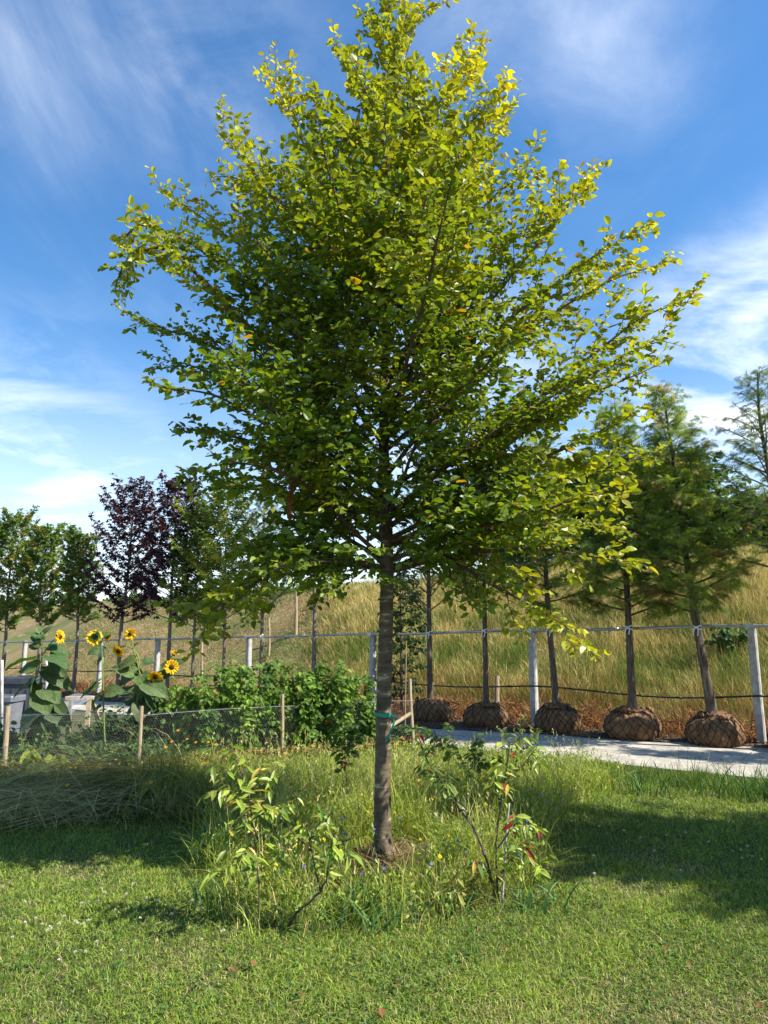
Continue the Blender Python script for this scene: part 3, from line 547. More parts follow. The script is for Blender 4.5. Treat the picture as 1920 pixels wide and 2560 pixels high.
def row_tree(name, label, px_base, px_pts, top_py, kind, seed, ball=None, r0=0.075, clear=None, off=-0.36, tie=None, nl=46, half=0.75, crown_col=None, crown_kw=None, cat='tree', group='staked trees along the rail'):
    """a trunk that starts in the row, its clear stem, limbs and crown"""
    b = row_pt(px_pts[0][0] if not ball else px_base, off, 1.7 if not ball else 0.3)
    t0 = thing(name, label, cat, b, group); rng = np.random.default_rng(seed)
    z0 = 0.0
    if ball: root_ball(t0, b, ball[0], ball[1], seed); z0 = ball[1] * 0.9
    Y = b[1]; pts = [b + (0, 0, z0)] + [P(x, y, Y + (dy if len(px_pts[0]) > 2 else 0)) for x, y, *dy_ in px_pts for dy in [dy_[0] if dy_ else 0]]
    ax = spline(pts, 60); zt = ax[-1][2]; zb = P(960, clear, Y)[2]
    rr = r0 * np.clip(1 - (ax[:, 2] - z0) / (zt - z0), 0, 1) ** 0.75 + 0.004; rr[:4] *= (1.35, 1.22, 1.12, 1.05)
    dense = spline(ax, 160); rd = np.interp(np.linspace(0, 1, 160), np.linspace(0, 1, 60), rr)
    g = Geo(); tube(g, dense, rd, 12, rng=rng, rough=0.035); g.build('trunk', MT['bark_dark'] if ball or kind == 'dark' else MT['bark_grey'], t0, smooth=True, col=False)
    tr = Tree(seed + 100); gb = Geo(); kw = dict(K[kind]); kw.update(crown_kw or {})
    if tie:
        zr = rail_z(row_n(px_base, 0, off)); i = int(np.argmin(abs(dense[:, 2] - zr))); tree_tie(dense[i], rd[i], tie, seed)
    ga = rng.random() * 6
    for i in range(nl):
        f = (i + .5 * rng.random()) / nl; za = zb + (zt - zb) * f ** kw.get('fp', 0.95) * .97; ga += 2.4
        j = int(np.argmin(abs(ax[:, 2] - za))); a = ax[j]; L = half * float(np.interp(f, kw['prof'][0], kw['prof'][1])) * (0.7 + .5 * rng.random()); rs = kw['rise'] if not isinstance(kw['rise'], tuple) else kw['rise'][0] + (kw['rise'][1] - kw['rise'][0]) * f
        L = max(L, 0.12); h = np.array([cos(ga), sin(ga), 0]); e = a + h * L + np.array([0, 0, rs * L]); c = a + h * L * .55 + np.array([0, 0, (rs * .5 + kw['bow']) * L]) + rng.normal(0, .03, 3)
        q = bez(a, c, e, 9); tube(gb, q, max(.004, rr[j] * .33) * (1 - np.linspace(0, 1, 9)) ** .8 + .0015, 5, cap=False)
        twigs(tr, gb, q, max(.004, rr[j] * .3), kw['sp'], kw['tw'] * (0.5 + 0.5 * L / half), kw['lf'], kw['sz'], kw.get('t0', .2), kw.get('lvl', 1), kw.get('ang', .8), kw.get('roll', .5), kw.get('upb', 0), kw['leaf'], .5, 3, .6)
        tr.leaves(q, kw['lf'], kw['sz'], .35, **kw['leaf'])
    tr.leaves(ax[ax[:, 2] > zt - .25 * (zt - zb)], kw['lf'] * .7, kw['sz'], 0, **kw['leaf'])
    gb.build('branches', MT['twig'], t0, smooth=True, col=False)
    cf = crown_col or kw['col']; tr.build('crown', kw['tmpl'], MT[kw['mat']], t0, lambda p, c, r: cf(p, c, r, b, zb, zt)); return t0, tr
def col2(a, b, s=2.6, v=.28, third=None, pt=0.0, zc=0.0):
    def f(p, c, rng, base, zb, zt):
        k = 0.5 + 0.5 * np.sin(p[:, 0] * s * 2 + p[:, 2] * s + base[0]) * np.sin(p[:, 1] * s * 1.3 - p[:, 2] * s * 1.4 + base[1])
        k = np.clip(k * .8 + zc * (p[:, 2] - zb) / (zt - zb) + rng.normal(0, .16, len(p)), 0, 1); o_ = ramp(k, a, b, rng, v)
        if third is not None:
            kk = np.sin(p[:, 0] * 5.1 + p[:, 2] * 4.3 + 1) * np.sin(p[:, 1] * 4.7 - p[:, 2] * 6.1) > pt; m = kk & (rng.random(len(p)) < .75); o_[m] = ramp(rng.random(m.sum()), third[0], third[1], rng, v)
        return o_
    return f
K = {
 'larch': dict(tmpl=[FROND, FROND_S], mat='leaf_soft', sz=.135, lf=.034, sp=.054, tw=.40, rise=(.34, 1.1), bow=-.06, prof=((0, .25, .6, .85, 1), (1, .92, .62, .36, .2)), leaf=dict(droop=.35, out=.8, jit=.6, var=.4), lvl=2, roll=.6, upb=-.15,
               col=col2((.10, .16, .03), (.30, .38, .07), third=((.28, .20, .07), (.38, .27, .11)), pt=.55)),
 'locust': dict(tmpl=[FROND_S, FROND], mat='leaf_soft', sz=.13, lf=.038, sp=.07, tw=.34, rise=(.35, .9), bow=.05, prof=((0, .3, .7, 1), (1, .85, .5, .2)), leaf=dict(droop=.35, out=.9, jit=.6), lvl=1, roll=.6, upb=.0,
               col=col2((.07, .11, .03), (.2, .26, .06))),
 'maple': dict(tmpl=STAR, mat='leaf_purple', sz=.135, lf=.05, sp=.085, tw=.38, rise=(.5, 1.6), bow=-.1, prof=((0, .2, .45, .8, 1), (.75, 1, .95, .5, .12)), leaf=dict(droop=.7, out=.8, jit=.5, up=(0, -.3, 1)), lvl=1, roll=.6, upb=.15,
               col=col2((.017, .006, .010), (.065, .020, .026))),
 'green': dict(tmpl=STAR, mat='leaf_soft', sz=.105, lf=.030, sp=.065, tw=.30, rise=(.6, 1.5), bow=-.1, prof=((0, .15, .5, .85, 1), (.8, 1, .95, .75, .3)), leaf=dict(droop=.4, out=.8, jit=.6, up=(0, -.3, 1)), lvl=2, roll=.7, upb=.15,
               col=col2((.07, .135, .022), (.22, .29, .05), third=((.30, .28, .06), (.36, .26, .08)), pt=.5)),
 'sparse': dict(tmpl=LEAF2, mat='leaf_soft', sz=.10, lf=.05, sp=.12, tw=.3, rise=(.5, 1.1), bow=-.05, prof=((0, .3, .7, 1), (.9, 1, .7, .3)), leaf=dict(droop=1.0, out=.6, jit=.6), lvl=1, roll=.6, upb=.1,
               col=col2((.045, .075, .03), (.11, .15, .05))),
 'feather': dict(tmpl=FROND_S, mat='leaf_soft', sz=.12, lf=.045, sp=.09, tw=.26, rise=(.9, 1.5), bow=-.12, prof=((0, .3, .7, 1), (1, .9, .55, .15)), leaf=dict(droop=.0, out=.6, jit=.6), lvl=1, roll=.6, upb=.1,
               col=col2((.05, .085, .03), (.12, .16, .05))),
 'golden': dict(tmpl=LEAF2, mat='leaf_soft', sz=.085, lf=.027, sp=.065, tw=.34, rise=(.6, 1.3), bow=-.05, prof=((0, .2, .5, .8, 1), (.7, 1, 1, .7, .25)), leaf=dict(droop=.5, out=.8, jit=.6), lvl=2, roll=.6, upb=.1,
               col=col2((.07, .13, .022), (.22, .28, .05), third=((.30, .32, .06), (.36, .32, .07)), pt=.45)),
 'dark': dict(tmpl=LEAF2, mat='leaf_soft', sz=.11, lf=.04, sp=.08, tw=.32, rise=(.2, .9), bow=.0, prof=((0, .2, .6, .85, 1), (.8, 1, .95, .6, .2)), leaf=dict(droop=.8, out=.8, jit=.5, up=(0, -.4, 1)), lvl=2, roll=.6, upb=.0,
               col=col2((.022, .048, .012), (.07, .11, .025))),
}
# right part: trees with burlapped root balls standing in front of the rail
row_tree('conifer_tree', 'feathery conifer with a leaning trunk on the burlap root ball nearest the right edge', 1785, [(1743, 1570), (1722, 1440), (1690, 1200), (1668, 1050), (1650, 962)], 0, 'larch', 21, (.42, .45), .068, 1530, tie='white tie on the leaning conifer nearest the right edge', nl=66, half=.85)
row_tree('conifer_tree', 'straight feathery conifer on the second root ball from the right', 1583, [(1572, 1570), (1566, 1450), (1552, 1200), (1538, 1010)], 0, 'larch', 22, (.42, .47), .064, 1540, tie='white tie with hanging ends on the second conifer from the right', nl=64, half=.88)
row_tree('conifer_tree', 'feathery conifer standing on the middle one of the five root balls', 1393, [(1374, 1570), (1366, 1450), (1352, 1240), (1340, 1080)], 0, 'larch', 23, (.39, .45), .058, 1530, tie='white tie on the conifer right beside the white concrete post', nl=46, half=.85)
row_tree('young_tree', 'thin tree on the second root ball from the left, crown hidden behind the big tree', 1216, [(1212, 1570), (1210, 1450), (1205, 1260), (1200, 1110)], 0, 'larch', 24, (.40, .41), .050, 1500, tie='white tie on the stem of the tree second from the left root ball', nl=36, half=.8)
row_tree('young_tree', 'thin tree with steep bare lower branches on the leftmost root ball', 1076, [(1073, 1570), (1072, 1500), (1070, 1300), (1068, 1130)], 0, 'feather', 25, (.40, .43), .056, 1540, tie='white tie on the tree standing on the leftmost root ball', nl=44, half=.9)
row_tree('honey_locust', 'sparse fine-leaved tree at the right edge of the photo, its stem mostly outside the picture', 2010, [(1975, 1570), (1950, 1400), (1922, 1180), (1900, 1050), (1893, 925)], 0, 'locust', 26, (.44, .46), .075, 1430, nl=58, half=1.05)
for nn_, sd in ((-1.0, 92), (-1.7, 93)):   # further trees of the row beyond the right edge; their crowns shade the root balls
    q_ = row_at(nn_, -.36); src = [o for o in bpy.data.objects if o.name.startswith('conifer_tree') and o.parent is None][1]; copy_thing(src, q_, sd, .95, 'feathery conifer of the row standing beyond the right edge of the photo')
# left part of the row
row_tree('leafy_tree', 'dark leafy tree with leaves down to the ground behind the big trunk', 1003, [(1003, 1600), (1000, 1450), (998, 1350)], 0, 'dark', 27, None, .03, 1745, off=.25, nl=60, half=.50, group=None, crown_kw=dict(sz=.095, prof=((0, .2, .7, 1), (.8, 1, 1.2, .7))))
row_tree('slender_tree', 'slender tree with knobbly dark stem and thin drooping leaves, left of the big tree', 783, [(786, 1570), (786, 1450), (788, 1330), (792, 1215)], 0, 'sparse', 28, None, 0.054, 1500, nl=40, half=.95)
row_tree('slender_tree', 'light feathery tree with steep thin branches starting low, between the bushy and the knobbly tree', 652, [(655, 1570), (656, 1450), (658, 1330), (662, 1230)], 0, 'feather', 29, None, 0.048, 1560, tie='white tie on the light feathery tree', nl=50, half=1.05)
row_tree('bushy_tree', 'bushy yellow-green tree overlapping the sky left of the feathery tree', 562, [(562, 1570), (563, 1450), (566, 1330), (572, 1215)], 0, 'golden', 30, None, 0.045, 1560, nl=50, half=1.15)
row_tree('bushy_tree', 'green tree with yellow shoots standing directly right of the purple trees', 484, [(486, 1570), (492, 1450), (502, 1350), (512, 1275)], 0, 'golden', 31, None, 0.043, 1575, nl=46, half=0.78, crown_kw=dict(third=None))
row_tree('purple_maple', 'dark purple maple with an airy top, right one of the two purple trees', 418, [(424, 1590), (430, 1450), (440, 1300), (452, 1195)], 0, 'maple', 32, None, 0.054, 1560, nl=56, half=1.15)
row_tree('purple_maple', 'dark purple maple with a full crown, left one of the two purple trees', 288, [(303, 1570), (318, 1450), (330, 1320), (340, 1200)], 0, 'maple', 33, None, 0.061, 1565, nl=56, half=1.12)
row_tree('field_maple', 'narrow green tree standing alone between the purple maple and the leftmost pair', 190, [(193, 1600), (196, 1480), (198, 1400), (195, 1342)], 0, 'green', 34, None, 0.058, 1565, tie='white tie on the narrow green tree left of the purple maples', nl=50, half=.66)
row_tree('field_maple', 'green tree with yellowing top above the leftmost sunflower, right one of the leftmost pair', 100, [(100, 1600), (100, 1480), (105, 1400), (112, 1328)], 0, 'green', 35, None, 0.058, 1570, nl=52, half=.74)
row_tree('field_maple', 'green tree cut by the left edge of the photo', 8, [(14, 1600), (20, 1480), (28, 1400), (34, 1300)], 0, 'green', 36, None, 0.065, 1580, tie='white tie on the tree at the left edge', nl=60, half=.9)

# ------------------------------------------------------------------ trees on top of the bank
def bank_tree(name, label, px, Y, ztop, half, seed, sz=.17, nl=60, kind='dark', zb=None, group='trees on top of the bank', col=None, lf=.09):
    x = (px - 960) / F * Y * .99; zg = float(hill_z(x, Y)); b = np.array([x, Y, zg - .05]); t0 = thing(name, label, 'tree', b, group); rng = np.random.default_rng(seed)
    zb = zb or .6; H = ztop - b[2]; ax = spline([b, b + (0.05, 0, H * .4), b + (-.1, 0.1, H * .97)], 30); g = Geo(); rr = .022 * H * (1 - np.linspace(0, 1, 30)) ** .8 + .01; tube(g, ax, rr, 10, rng=rng, rough=.05); g.build('trunk', MT['bark_dark'], t0, smooth=True, col=False)
    tr = Tree(seed + 7); gb = Geo(); ga = 0
    for i in range(nl):
        f = (i + .5) / nl; za = b[2] + zb + (H - zb) * f * .95; ga += 2.4; j = int(np.argmin(abs(ax[:, 2] - za))); L = half * float(np.interp(f, (0, .2, .5, .8, 1), (.8, 1, .95, .65, .3))) * (.65 + .5 * rng.random())
        h = np.array([cos(ga), sin(ga), 0]); e = ax[j] + h * L + np.array([0, 0, (.15 + .7 * f) * L]); q = bez(ax[j], (ax[j] + e) / 2 + rng.normal(0, .12, 3), e, 8); tube(gb, q, np.linspace(rr[j] * .4 + .004, .003, 8), 5, cap=False)
        kw = dict(droop=.4, out=.8, jit=.7, var=.35); twigs(tr, gb, q, .012, .15, .30 + .34 * half * .5, lf*.75, sz, .1, 2, .85, .7, .0, kw, .5, 3, .4); tr.leaves(q, lf*.7, sz, .3, **kw)
    gb.build('branches', MT['twig'], t0, smooth=True, col=False); cf = col or col2((.03, .07, .018), (.10, .16, .035), 1.2)
    tr.build('crown', LEAF2, MT['leaf_soft'], t0, lambda p, c, r: cf(p, c, r, b, b[2], ztop))
bank_tree('round_tree', 'broad dark green tree on top of the bank behind the two right conifers', 1685, 22.5, 6.95, 2.35, 41, nl=90, zb=.3)
bank_tree('round_tree', 'dark green tree on the bank behind the middle conifer, mostly hidden by the big crown', 1490, 23.5, 7.1, 2.2, 42, nl=70)
bank_tree('round_tree', 'low dark green bush tree on the bank at the right edge of the photo', 1890, 22.0, 5.6, 1.5, 43, nl=60, zb=.2)
bank_tree('round_tree', 'dark green tree on the bank seen through the lower right branches of the big tree', 1300, 26.0, 6.6, 2.0, 44, nl=50)
# far-off belt of trees beyond the field
g = Geo(); rng = np.random.default_rng(77); n = 26000; u = rng.random(n); px = -180 + 700 * u; Y = 95 + 12 * rng.random(n); xx = (px - 960) / F * Y * .99; top = 2.2 + 2.0 * (0.5 + .5 * np.sin(u * 23) * np.sin(u * 57 + 1)) + .5 * np.sin(u * 131)
hz = hill_z(xx, Y) - .4; zz = hz + (top + .4) * rng.random(n) ** .8
R = frames(rng.normal(0, 1, (n, 3)), rng.normal(0, 1, (n, 3))); inst(g, LEAF2, np.stack([xx, Y, zz], 1), R, .45 + .4 * rng.random(n), ramp(rng.random(n), (.03, .06, .03), (.07, .11, .045), rng))
tag(g.build('distant_woodland', MT['leaf_soft']), 'low dark belt of far trees on the left skyline', 'woodland', kind='stuff')
# scrub along the crest of the bank
g = Geo(); rng = np.random.default_rng(78); n = 42000; t_ = rng.uniform(-4, 30, n); sc_ = 8.6 + .5 * np.sin(t_ * .9); s_ = sc_ + rng.normal(0, .45, n); xy = ROW0[None] + RU[None] * t_[:, None] + RN[None] * s_[:, None]; cl_ = poly_noise(xy[:, 0], xy[:, 1], .9); z = hill_z(xy[:, 0], xy[:, 1]) + np.clip(.12 + .26 * cl_, 0.03, .5) * rng.random(n)
R = frames(rng.normal(0, 1, (n, 3)) + (0, 0, .5), rng.normal(0, .7, (n, 3)) + (0, -.2, 1)); inst(g, LEAF2, np.stack([xy[:, 0], xy[:, 1], z], 1), R, .05 + .07 * rng.random(n), ramp(rng.random(n), (.05, .10, .02), (.15, .22, .05), rng, .3))
tag(g.build('crest_scrub', MT['leaf_soft']), 'low green scrub along the crest of the bank', 'scrub', kind='stuff')
# field fence on the bank: round posts and wire mesh
FP = [(740, 1590, 1480, 'pale round wooden stake halfway up the bank, left of the knobbly tree'), (852, 1522, 1432, 'weathered wooden post on the bank against the sky, left of the big trunk'), (815, 1480, 1385, 'far wooden post of the mesh fence at the top of the bank'),
      (672, 1640, 1545, 'thin dark stake at the foot of the bank left of the feathery tree'), (505, 1690, 1600, 'short round wooden stake behind the bean hedge, at the foot of the bank'), (1243, 1760, 1690, 'short weathered stump post behind the second root ball from the left'), (1017, 1420, 1395, 'far post top seen through the big crown')]
def on_hill(px, py, Y0=14, Y1=60):
    for Y in np.arange(Y0, Y1, .1):
        p_ = P(px, py, Y)
        if p_[2] <= hill_z(p_[0], p_[1]): return p_
    return P(px, py, 27.0)
for i, (px, pb, pt_, lab) in enumerate(FP):
    b = on_hill(px, pb, 11) if i != 5 else row_pt(1243, .55); top = P(px, pt_, b[1]); b[2] -= .05; t0 = Geo(); rng = np.random.default_rng(i); r = .055 if i in (0, 1, 2, 5) else .04
    tube(t0, spline([b, (b + top) / 2 + rng.normal(0, .01, 3), top], 12), np.linspace(r, r * .85, 12), 9, rng=rng, rough=.06); tag(t0.build('wooden_post', MT['wood'], origin=b, smooth=False, col=False), lab, 'post', 'wooden posts on the bank')
g = Geo(); A = P(560, 1478, 30.0); B = P(1130, 1448, 24.5); A[2] = hill_z(A[0], A[1]); B[2] = hill_z(B[0], B[1])
Hh = [0, .15, .3, .45, .62, .8, 1.0, 1.2]
def fl(u, h): p_ = A + (B - A) * u; return np.array([p_[0], p_[1], hill_z(p_[0], p_[1]) + .05 + h])
for h in Hh: tube(g, [fl(u, h * 1.25) for u in np.linspace(0, 1, 24)], .0028, 3, cap=False)
for u in np.linspace(0, 1, 52): tube(g, [fl(u, 0), fl(u, 1.5)], .0020, 3, cap=False)
tag(g.build('mesh_fence', MT['wire'], col=False), 'wire mesh stock fence on the skyline of the bank, left of the big trunk', 'fence')
# ------------------------------------------------------------------ grass and meadow
def blades(g, rng, base, h, w, lean, cols, segs=2, curl=1.0, face=None):
    n = len(base); ts = np.linspace(0, 1, segs + 1); az_ = rng.random(n) * 2 * pi if face is None else face
    S = np.stack([np.cos(az_), np.sin(az_), np.zeros(n)], 1); lm = np.linalg.norm(lean, axis=1)
    rows = []
    for t in ts:
        p_ = base + np.concatenate([lean * (h * t ** 1.7 * curl)[:, None], (h * (t - 0.42 * np.minimum(lm, 1.6) * t ** 2.2))[:, None]], 1); ww = w * (1 - 0.35 * t) / 2
        if t < 1: rows += [p_ - S * ww[:, None], p_ + S * ww[:, None]]
        else: rows += [p_]
    V = np.stack(rows, 1); k = V.shape[1]; fl = []; tot = []
    for i in range(segs - 1): fl += [2 * i, 2 * i + 1, 2 * i + 3, 2 * i + 2]; tot.append(4)
    i = segs - 1; fl += [2 * i, 2 * i + 1, 2 * i + 2]; tot.append(3)
    L = (np.array(fl)[None] + (np.arange(n) * k)[:, None]).ravel(); g.add(V.reshape(-1, 3), L, np.tile(tot, n), np.repeat(cols, k, axis=0))
def inside(poly, x, y):
    c = np.zeros(len(x), bool); m = len(poly)
    for i in range(m):
        x1, y1 = poly[i][:2]; x2, y2 = poly[(i + 1) % m][:2]
        c ^= ((y1 > y) != (y2 > y)) & (x < (x2 - x1) * (y - y1) / (y2 - y1 + 1e-12) + x1)
    return c
def gpoly(pts): return [G(*p_)[:2] for p_ in pts]
MEADOW = gpoly([(470, 1915), (700, 1895), (1010, 1872), (1250, 1885), (1560, 1905), (1500, 1985), (1390, 2040), (1345, 2130), (1300, 2220), (1190, 2290), (1000, 2310), (850, 2330), (700, 2335), (590, 2290), (540, 2200), (530, 2090), (560, 2020), (520, 1960)])
def fuzzy(poly, x, y, rng, r=0.12): return inside(poly, x + rng.normal(0, r, len(x)), y + rng.normal(0, r, len(x)))
# mown lawn
rng = np.random.default_rng(300); g = Geo()
def scatter(n, y0, y1, pw, margin=0.9):
    u = rng.random(n); e = 1 - pw; y = (y0 ** e + (y1 ** e - y0 ** e) * u) ** (1 / e) if abs(e) > 1e-6 else y0 * (y1 / y0) ** u
    return (rng.random(n) * 2 - 1) * (0.56 * y + margin), y
x, y = scatter(330000, 2.7, 9.8, 0.75); s = row_s(x, y); m = (s < w0 + 0.06) & ~((x < -1.3) & (y > 9.0)); x, y = x[m], y[m]
inm = inside(MEADOW, x, y); m = ~inm | (rng.random(len(x)) < .35); x, y = x[m], y[m]; n = len(x)
cl_ = poly_noise(x, y, 1.0) + .5 * poly_noise(x, y, 3.1); dry = np.clip(sstep(poly_noise(x + 3, y - 1, .8) + .35 * poly_noise(x, y, 4.3), .35, 1.0) * .5 + .75 * np.exp(-((x - 1.5) ** 2 / .8 + (y - 3.2) ** 2 / .16)), 0, 1)
k = np.clip(.5 + .2 * cl_ + rng.normal(0, .22, n), 0, 1)
cols = ramp(k, (.065, .130, .016), (.31, .40, .058), rng, .35, .06); dm = rng.random(n) < dry * .8 + .10; cols[dm] = ramp(rng.random(dm.sum()), (.24, .21, .08), (.46, .40, .19), rng, .25)
h = (.020 + .022 * rng.random(n) + .020 * np.clip(cl_, 0, 1)) * (1 - .5 * dry) * (1 + .25 * (y > 6)); ln = rng.normal(0, .75, (n, 2)); w = (.0034 + .0022 * rng.random(n)) * (1 + .12 * (y - 3))
blades(g, rng, np.stack([x, y, np.zeros(n)], 1), h, w, ln, cols, 2)
# loose taller tufts and broad weeds in the lawn
n = 5200; x, y = scatter(n, 2.8, 8.0, .4); cx = np.round(x * 2.2 + .5 * np.sin(y * 5)) / 2.2 + rng.normal(0, .06, n); m = (row_s(x, y) < w0) & ~inside(MEADOW, x, y) & (np.sin(cx * 37.7) * np.sin(y * 3.3 + cx * 9) > .2); x, y = cx[m], y[m]; n = len(x)
blades(g, rng, np.stack([x, y, np.zeros(n)], 1), .045 + .05 * rng.random(n), .004 + .004 * rng.random(n), rng.normal(0, .7, (n, 2)), ramp(rng.random(n), (.05, .12, .03), (.13, .22, .05), rng), 3)
# clover and daisy leaves lying between the blades
n = 16000; x, y = scatter(n, 2.8, 7.5, .6); m = (poly_noise(x - 2, y + 4, 1.6) > .05) & ~inside(MEADOW, x, y); x, y = x[m], y[m]; n = len(x)
R = frames(rng.normal(0, 1, (n, 3)) * (1, 1, .25), rng.normal(0, .4, (n, 3)) + (0, 0, 1)); inst(g, LEAF2, np.stack([x, y, .018 + .016 * rng.random(n)], 1), R * np.array([1.5, 1, 1]), .013 + .009 * rng.random(n), ramp(rng.random(n), (.045, .11, .02), (.10, .19, .035), rng))
# clippings
n = 3500; x, y = scatter(n, 2.8, 7, .7); R = frames(rng.normal(0, 1, (n, 3)) * (1, 1, .2), rng.normal(0, .4, (n, 3)) + (0, 0, 1)); inst(g, ([(-.03, 0, 0), (.03, 0, 0), (.02, 1, .05), (-.02, 1, .05)], [(0, 1, 2, 3)]), np.stack([x, y, .028 + .012 * rng.random(n)], 1), R, .02 + .03 * rng.random(n), ramp(rng.random(n), (.2, .2, .07), (.32, .29, .14), rng))
tag(g.build('lawn_grass', MT['grass']), 'short mown lawn grass with clover in front of and beside the tree', 'grass', kind='stuff')

# flowering meadow patch round the tree
g = Geo(); rng = np.random.default_rng(301); n = 140000; bb = np.array(MEADOW); x = rng.uniform(bb[:, 0].min() - .2, bb[:, 0].max() + .2, n); y = rng.uniform(bb[:, 1].min() - .2, bb[:, 1].max() + .2, n)
m = fuzzy(MEADOW, x, y, rng, .10) & (np.hypot(x - TB[0], y - TB[1]) > .10) & (row_s(x, y) < w0 + .02) & (rng.random(n) < np.clip(6.5 / y, .45, 1)); x, y = x[m], y[m]; n = len(x)
cl_ = poly_noise(x + 5, y, 1.6) + .6 * poly_noise(x, y, 4); kp = rng.random(n) < .35 + .65 * sstep(poly_noise(x * 1.3, y, 3.7), -.4, .5); x, y, cl_ = x[kp], y[kp], cl_[kp]; n = len(x); hm = (.30 + .22 * np.clip(cl_, -1, 1)) * np.interp(y, [4.3, 5.0, 6.3, 7.5, 8.5, 10], [.6, 1.0, 1.3, 1.2, .6, .35]); hm *= .16 + .84 * sstep(np.hypot((x - TB[0]) * 1.2, np.where(y < TB[1], (y - TB[1]) * .8, (y - TB[1]) * 1.6)), .2, .75); h = np.clip(hm, .04, .5) * (.5 + .9 * rng.random(n))
k = np.clip(.45 + .3 * cl_ + rng.normal(0, .25, n), 0, 1); cols = ramp(k, (.07, .125, .018), (.38, .44, .06), rng, .38, .05); dm = rng.random(n) < .14 + .26 * sstep(poly_noise(x, y + 7, 1.3), -.3, 1); cols[dm] = ramp(rng.random(dm.sum()), (.34, .29, .09), (.56, .48, .20), rng, .25)
blades(g, rng, np.stack([x, y, np.zeros(n)], 1), h, .0034 + .0038 * rng.random(n) ** 2, rng.normal(0, .5, (n, 2)), cols, 3)
# tall flowering grass stems with seed heads
n = 3000; x = rng.uniform(bb[:, 0].min(), bb[:, 0].max(), n); y = rng.uniform(bb[:, 1].min(), bb[:, 1].max(), n); m = fuzzy(MEADOW, x, y, rng, .05) & (np.hypot((x - TB[0]) * 1.3, np.where(y < TB[1], (y - TB[1]) * .6, y - TB[1])) > .5) & (y < 8.6); x, y = x[m], y[m]; n = len(x); h = (.34 + .30 * rng.random(n)) * np.interp(y, [4.3, 5.2, 7], [.7, 1, 1.1]); az0 = rng.random(n) * 6.28; ln = rng.normal(0, .22, (n, 2)); cs_ = ramp(rng.random(n), (.16, .20, .05), (.5, .44, .2), rng)
blades(g, rng, np.stack([x, y, np.zeros(n)], 1), h, np.full(n, .0032), ln, cs_, 4, face=az0); tp = np.stack([x + ln[:, 0] * h * .93, y + ln[:, 1] * h * .93, h * (.93 - .42 * np.linalg.norm(ln, axis=1))], 1)
for kq in range(4): inst(g, LEAF2, tp - (0, 0, .018 * kq), frames(rng.normal(0, .5, (n, 3)) + (0, 0, 1), rng.normal(0, 1, (n, 3))), np.stack([.018 * np.ones(n), .034 * np.ones(n), .02 * np.ones(n)], 1), cs_ * 1.15)
# fine leafy stems with small pale buds and leaflets
n = 60000; x = rng.uniform(bb[:, 0].min(), bb[:, 0].max(), n); y = rng.uniform(bb[:, 1].min(), bb[:, 1].max(), n); m = fuzzy(MEADOW, x, y, rng, .06) & (np.hypot((x - TB[0]) * 1.3, np.where(y < TB[1], (y - TB[1]) * .6, y - TB[1])) > .45) & (row_s(x, y) < w0); x, y = x[m], y[m]; n = len(x)
cl_ = poly_noise(x + 5, y, 1.6) + .6 * poly_noise(x, y, 4); z = (.20 + .14 * np.clip(cl_, -1, 1)) * np.interp(y, [4.3, 5.5, 7, 8.5], [.5, 1.1, 1.0, .45]) * (.25 + 1.0 * rng.random(n))
R = frames(rng.normal(0, 1, (n, 3)) + (0, 0, .5), rng.normal(0, .6, (n, 3)) + (0, 0, .8)); cc_ = ramp(rng.random(n), (.11, .20, .03), (.32, .39, .07), rng); b_ = rng.random(n) < .07; cc_[b_] = ramp(rng.random(b_.sum()), (.45, .42, .10), (.6, .6, .4), rng)
sz = .018 + .022 * rng.random(n); sz[b_] *= .45; inst(g, LEAF2, np.stack([x, y, np.abs(z)], 1), R, sz, cc_)
# broad bluish grass blades at the front edge and a few beside the right sapling
for cx, cy, num, hh, sp_ in [(G(900, 2310)[0], G(900, 2310)[1], 46, .24, .13), (G(820, 2290)[0], G(820, 2290)[1], 26, .18, .10), (G(960, 2320)[0], G(960, 2320)[1], 26, .20, .09), (*G(1330, 2270)[:2], 22, .20, .09), (*G(720, 2330)[:2], 22, .14, .10), (*G(560, 2270)[:2], 30, .26, .10), (*G(1090, 2290)[:2], 24, .18, .12), (*G(530, 2160)[:2], 18, .34, .06), (*G(1310, 2180)[:2], 18, .26, .06)]:
    b0 = np.stack([cx + rng.normal(0, sp_, num), cy + rng.normal(0, sp_ * .7, num), np.zeros(num)], 1); blades(g, rng, b0, hh * (.7 + .6 * rng.random(num)), .009 + .007 * rng.random(num), rng.normal(0, .55, (num, 2)), ramp(rng.random(num), (.05, .13, .045), (.12, .22, .07), rng), 5)
# straw litter at the foot of the trunk
n = 1500; a = rng.random(n) * 6.28; r_ = .07 + .28 * rng.random(n) ** 1.2; R = frames(rng.normal(0, 1, (n, 3)) * (1, 1, .35), rng.normal(0, .4, (n, 3)) + (0, 0, 1)); inst(g, ([(-.03, 0, 0), (.03, 0, 0), (.02, 1, .05), (-.02, 1, .05)], [(0, 1, 2, 3)]), np.stack([TB[0] + .06 + r_ * np.cos(a), TB[1] + r_ * np.sin(a), .01 + .05 * rng.random(n)], 1), R, .05 + .08 * rng.random(n), ramp(rng.random(n), (.16, .10, .05), (.36, .27, .15), rng))
tag(g.build('meadow_grass', MT['grass']), 'tall loose meadow grass and herbs growing round the foot of the tree', 'grass', kind='stuff')

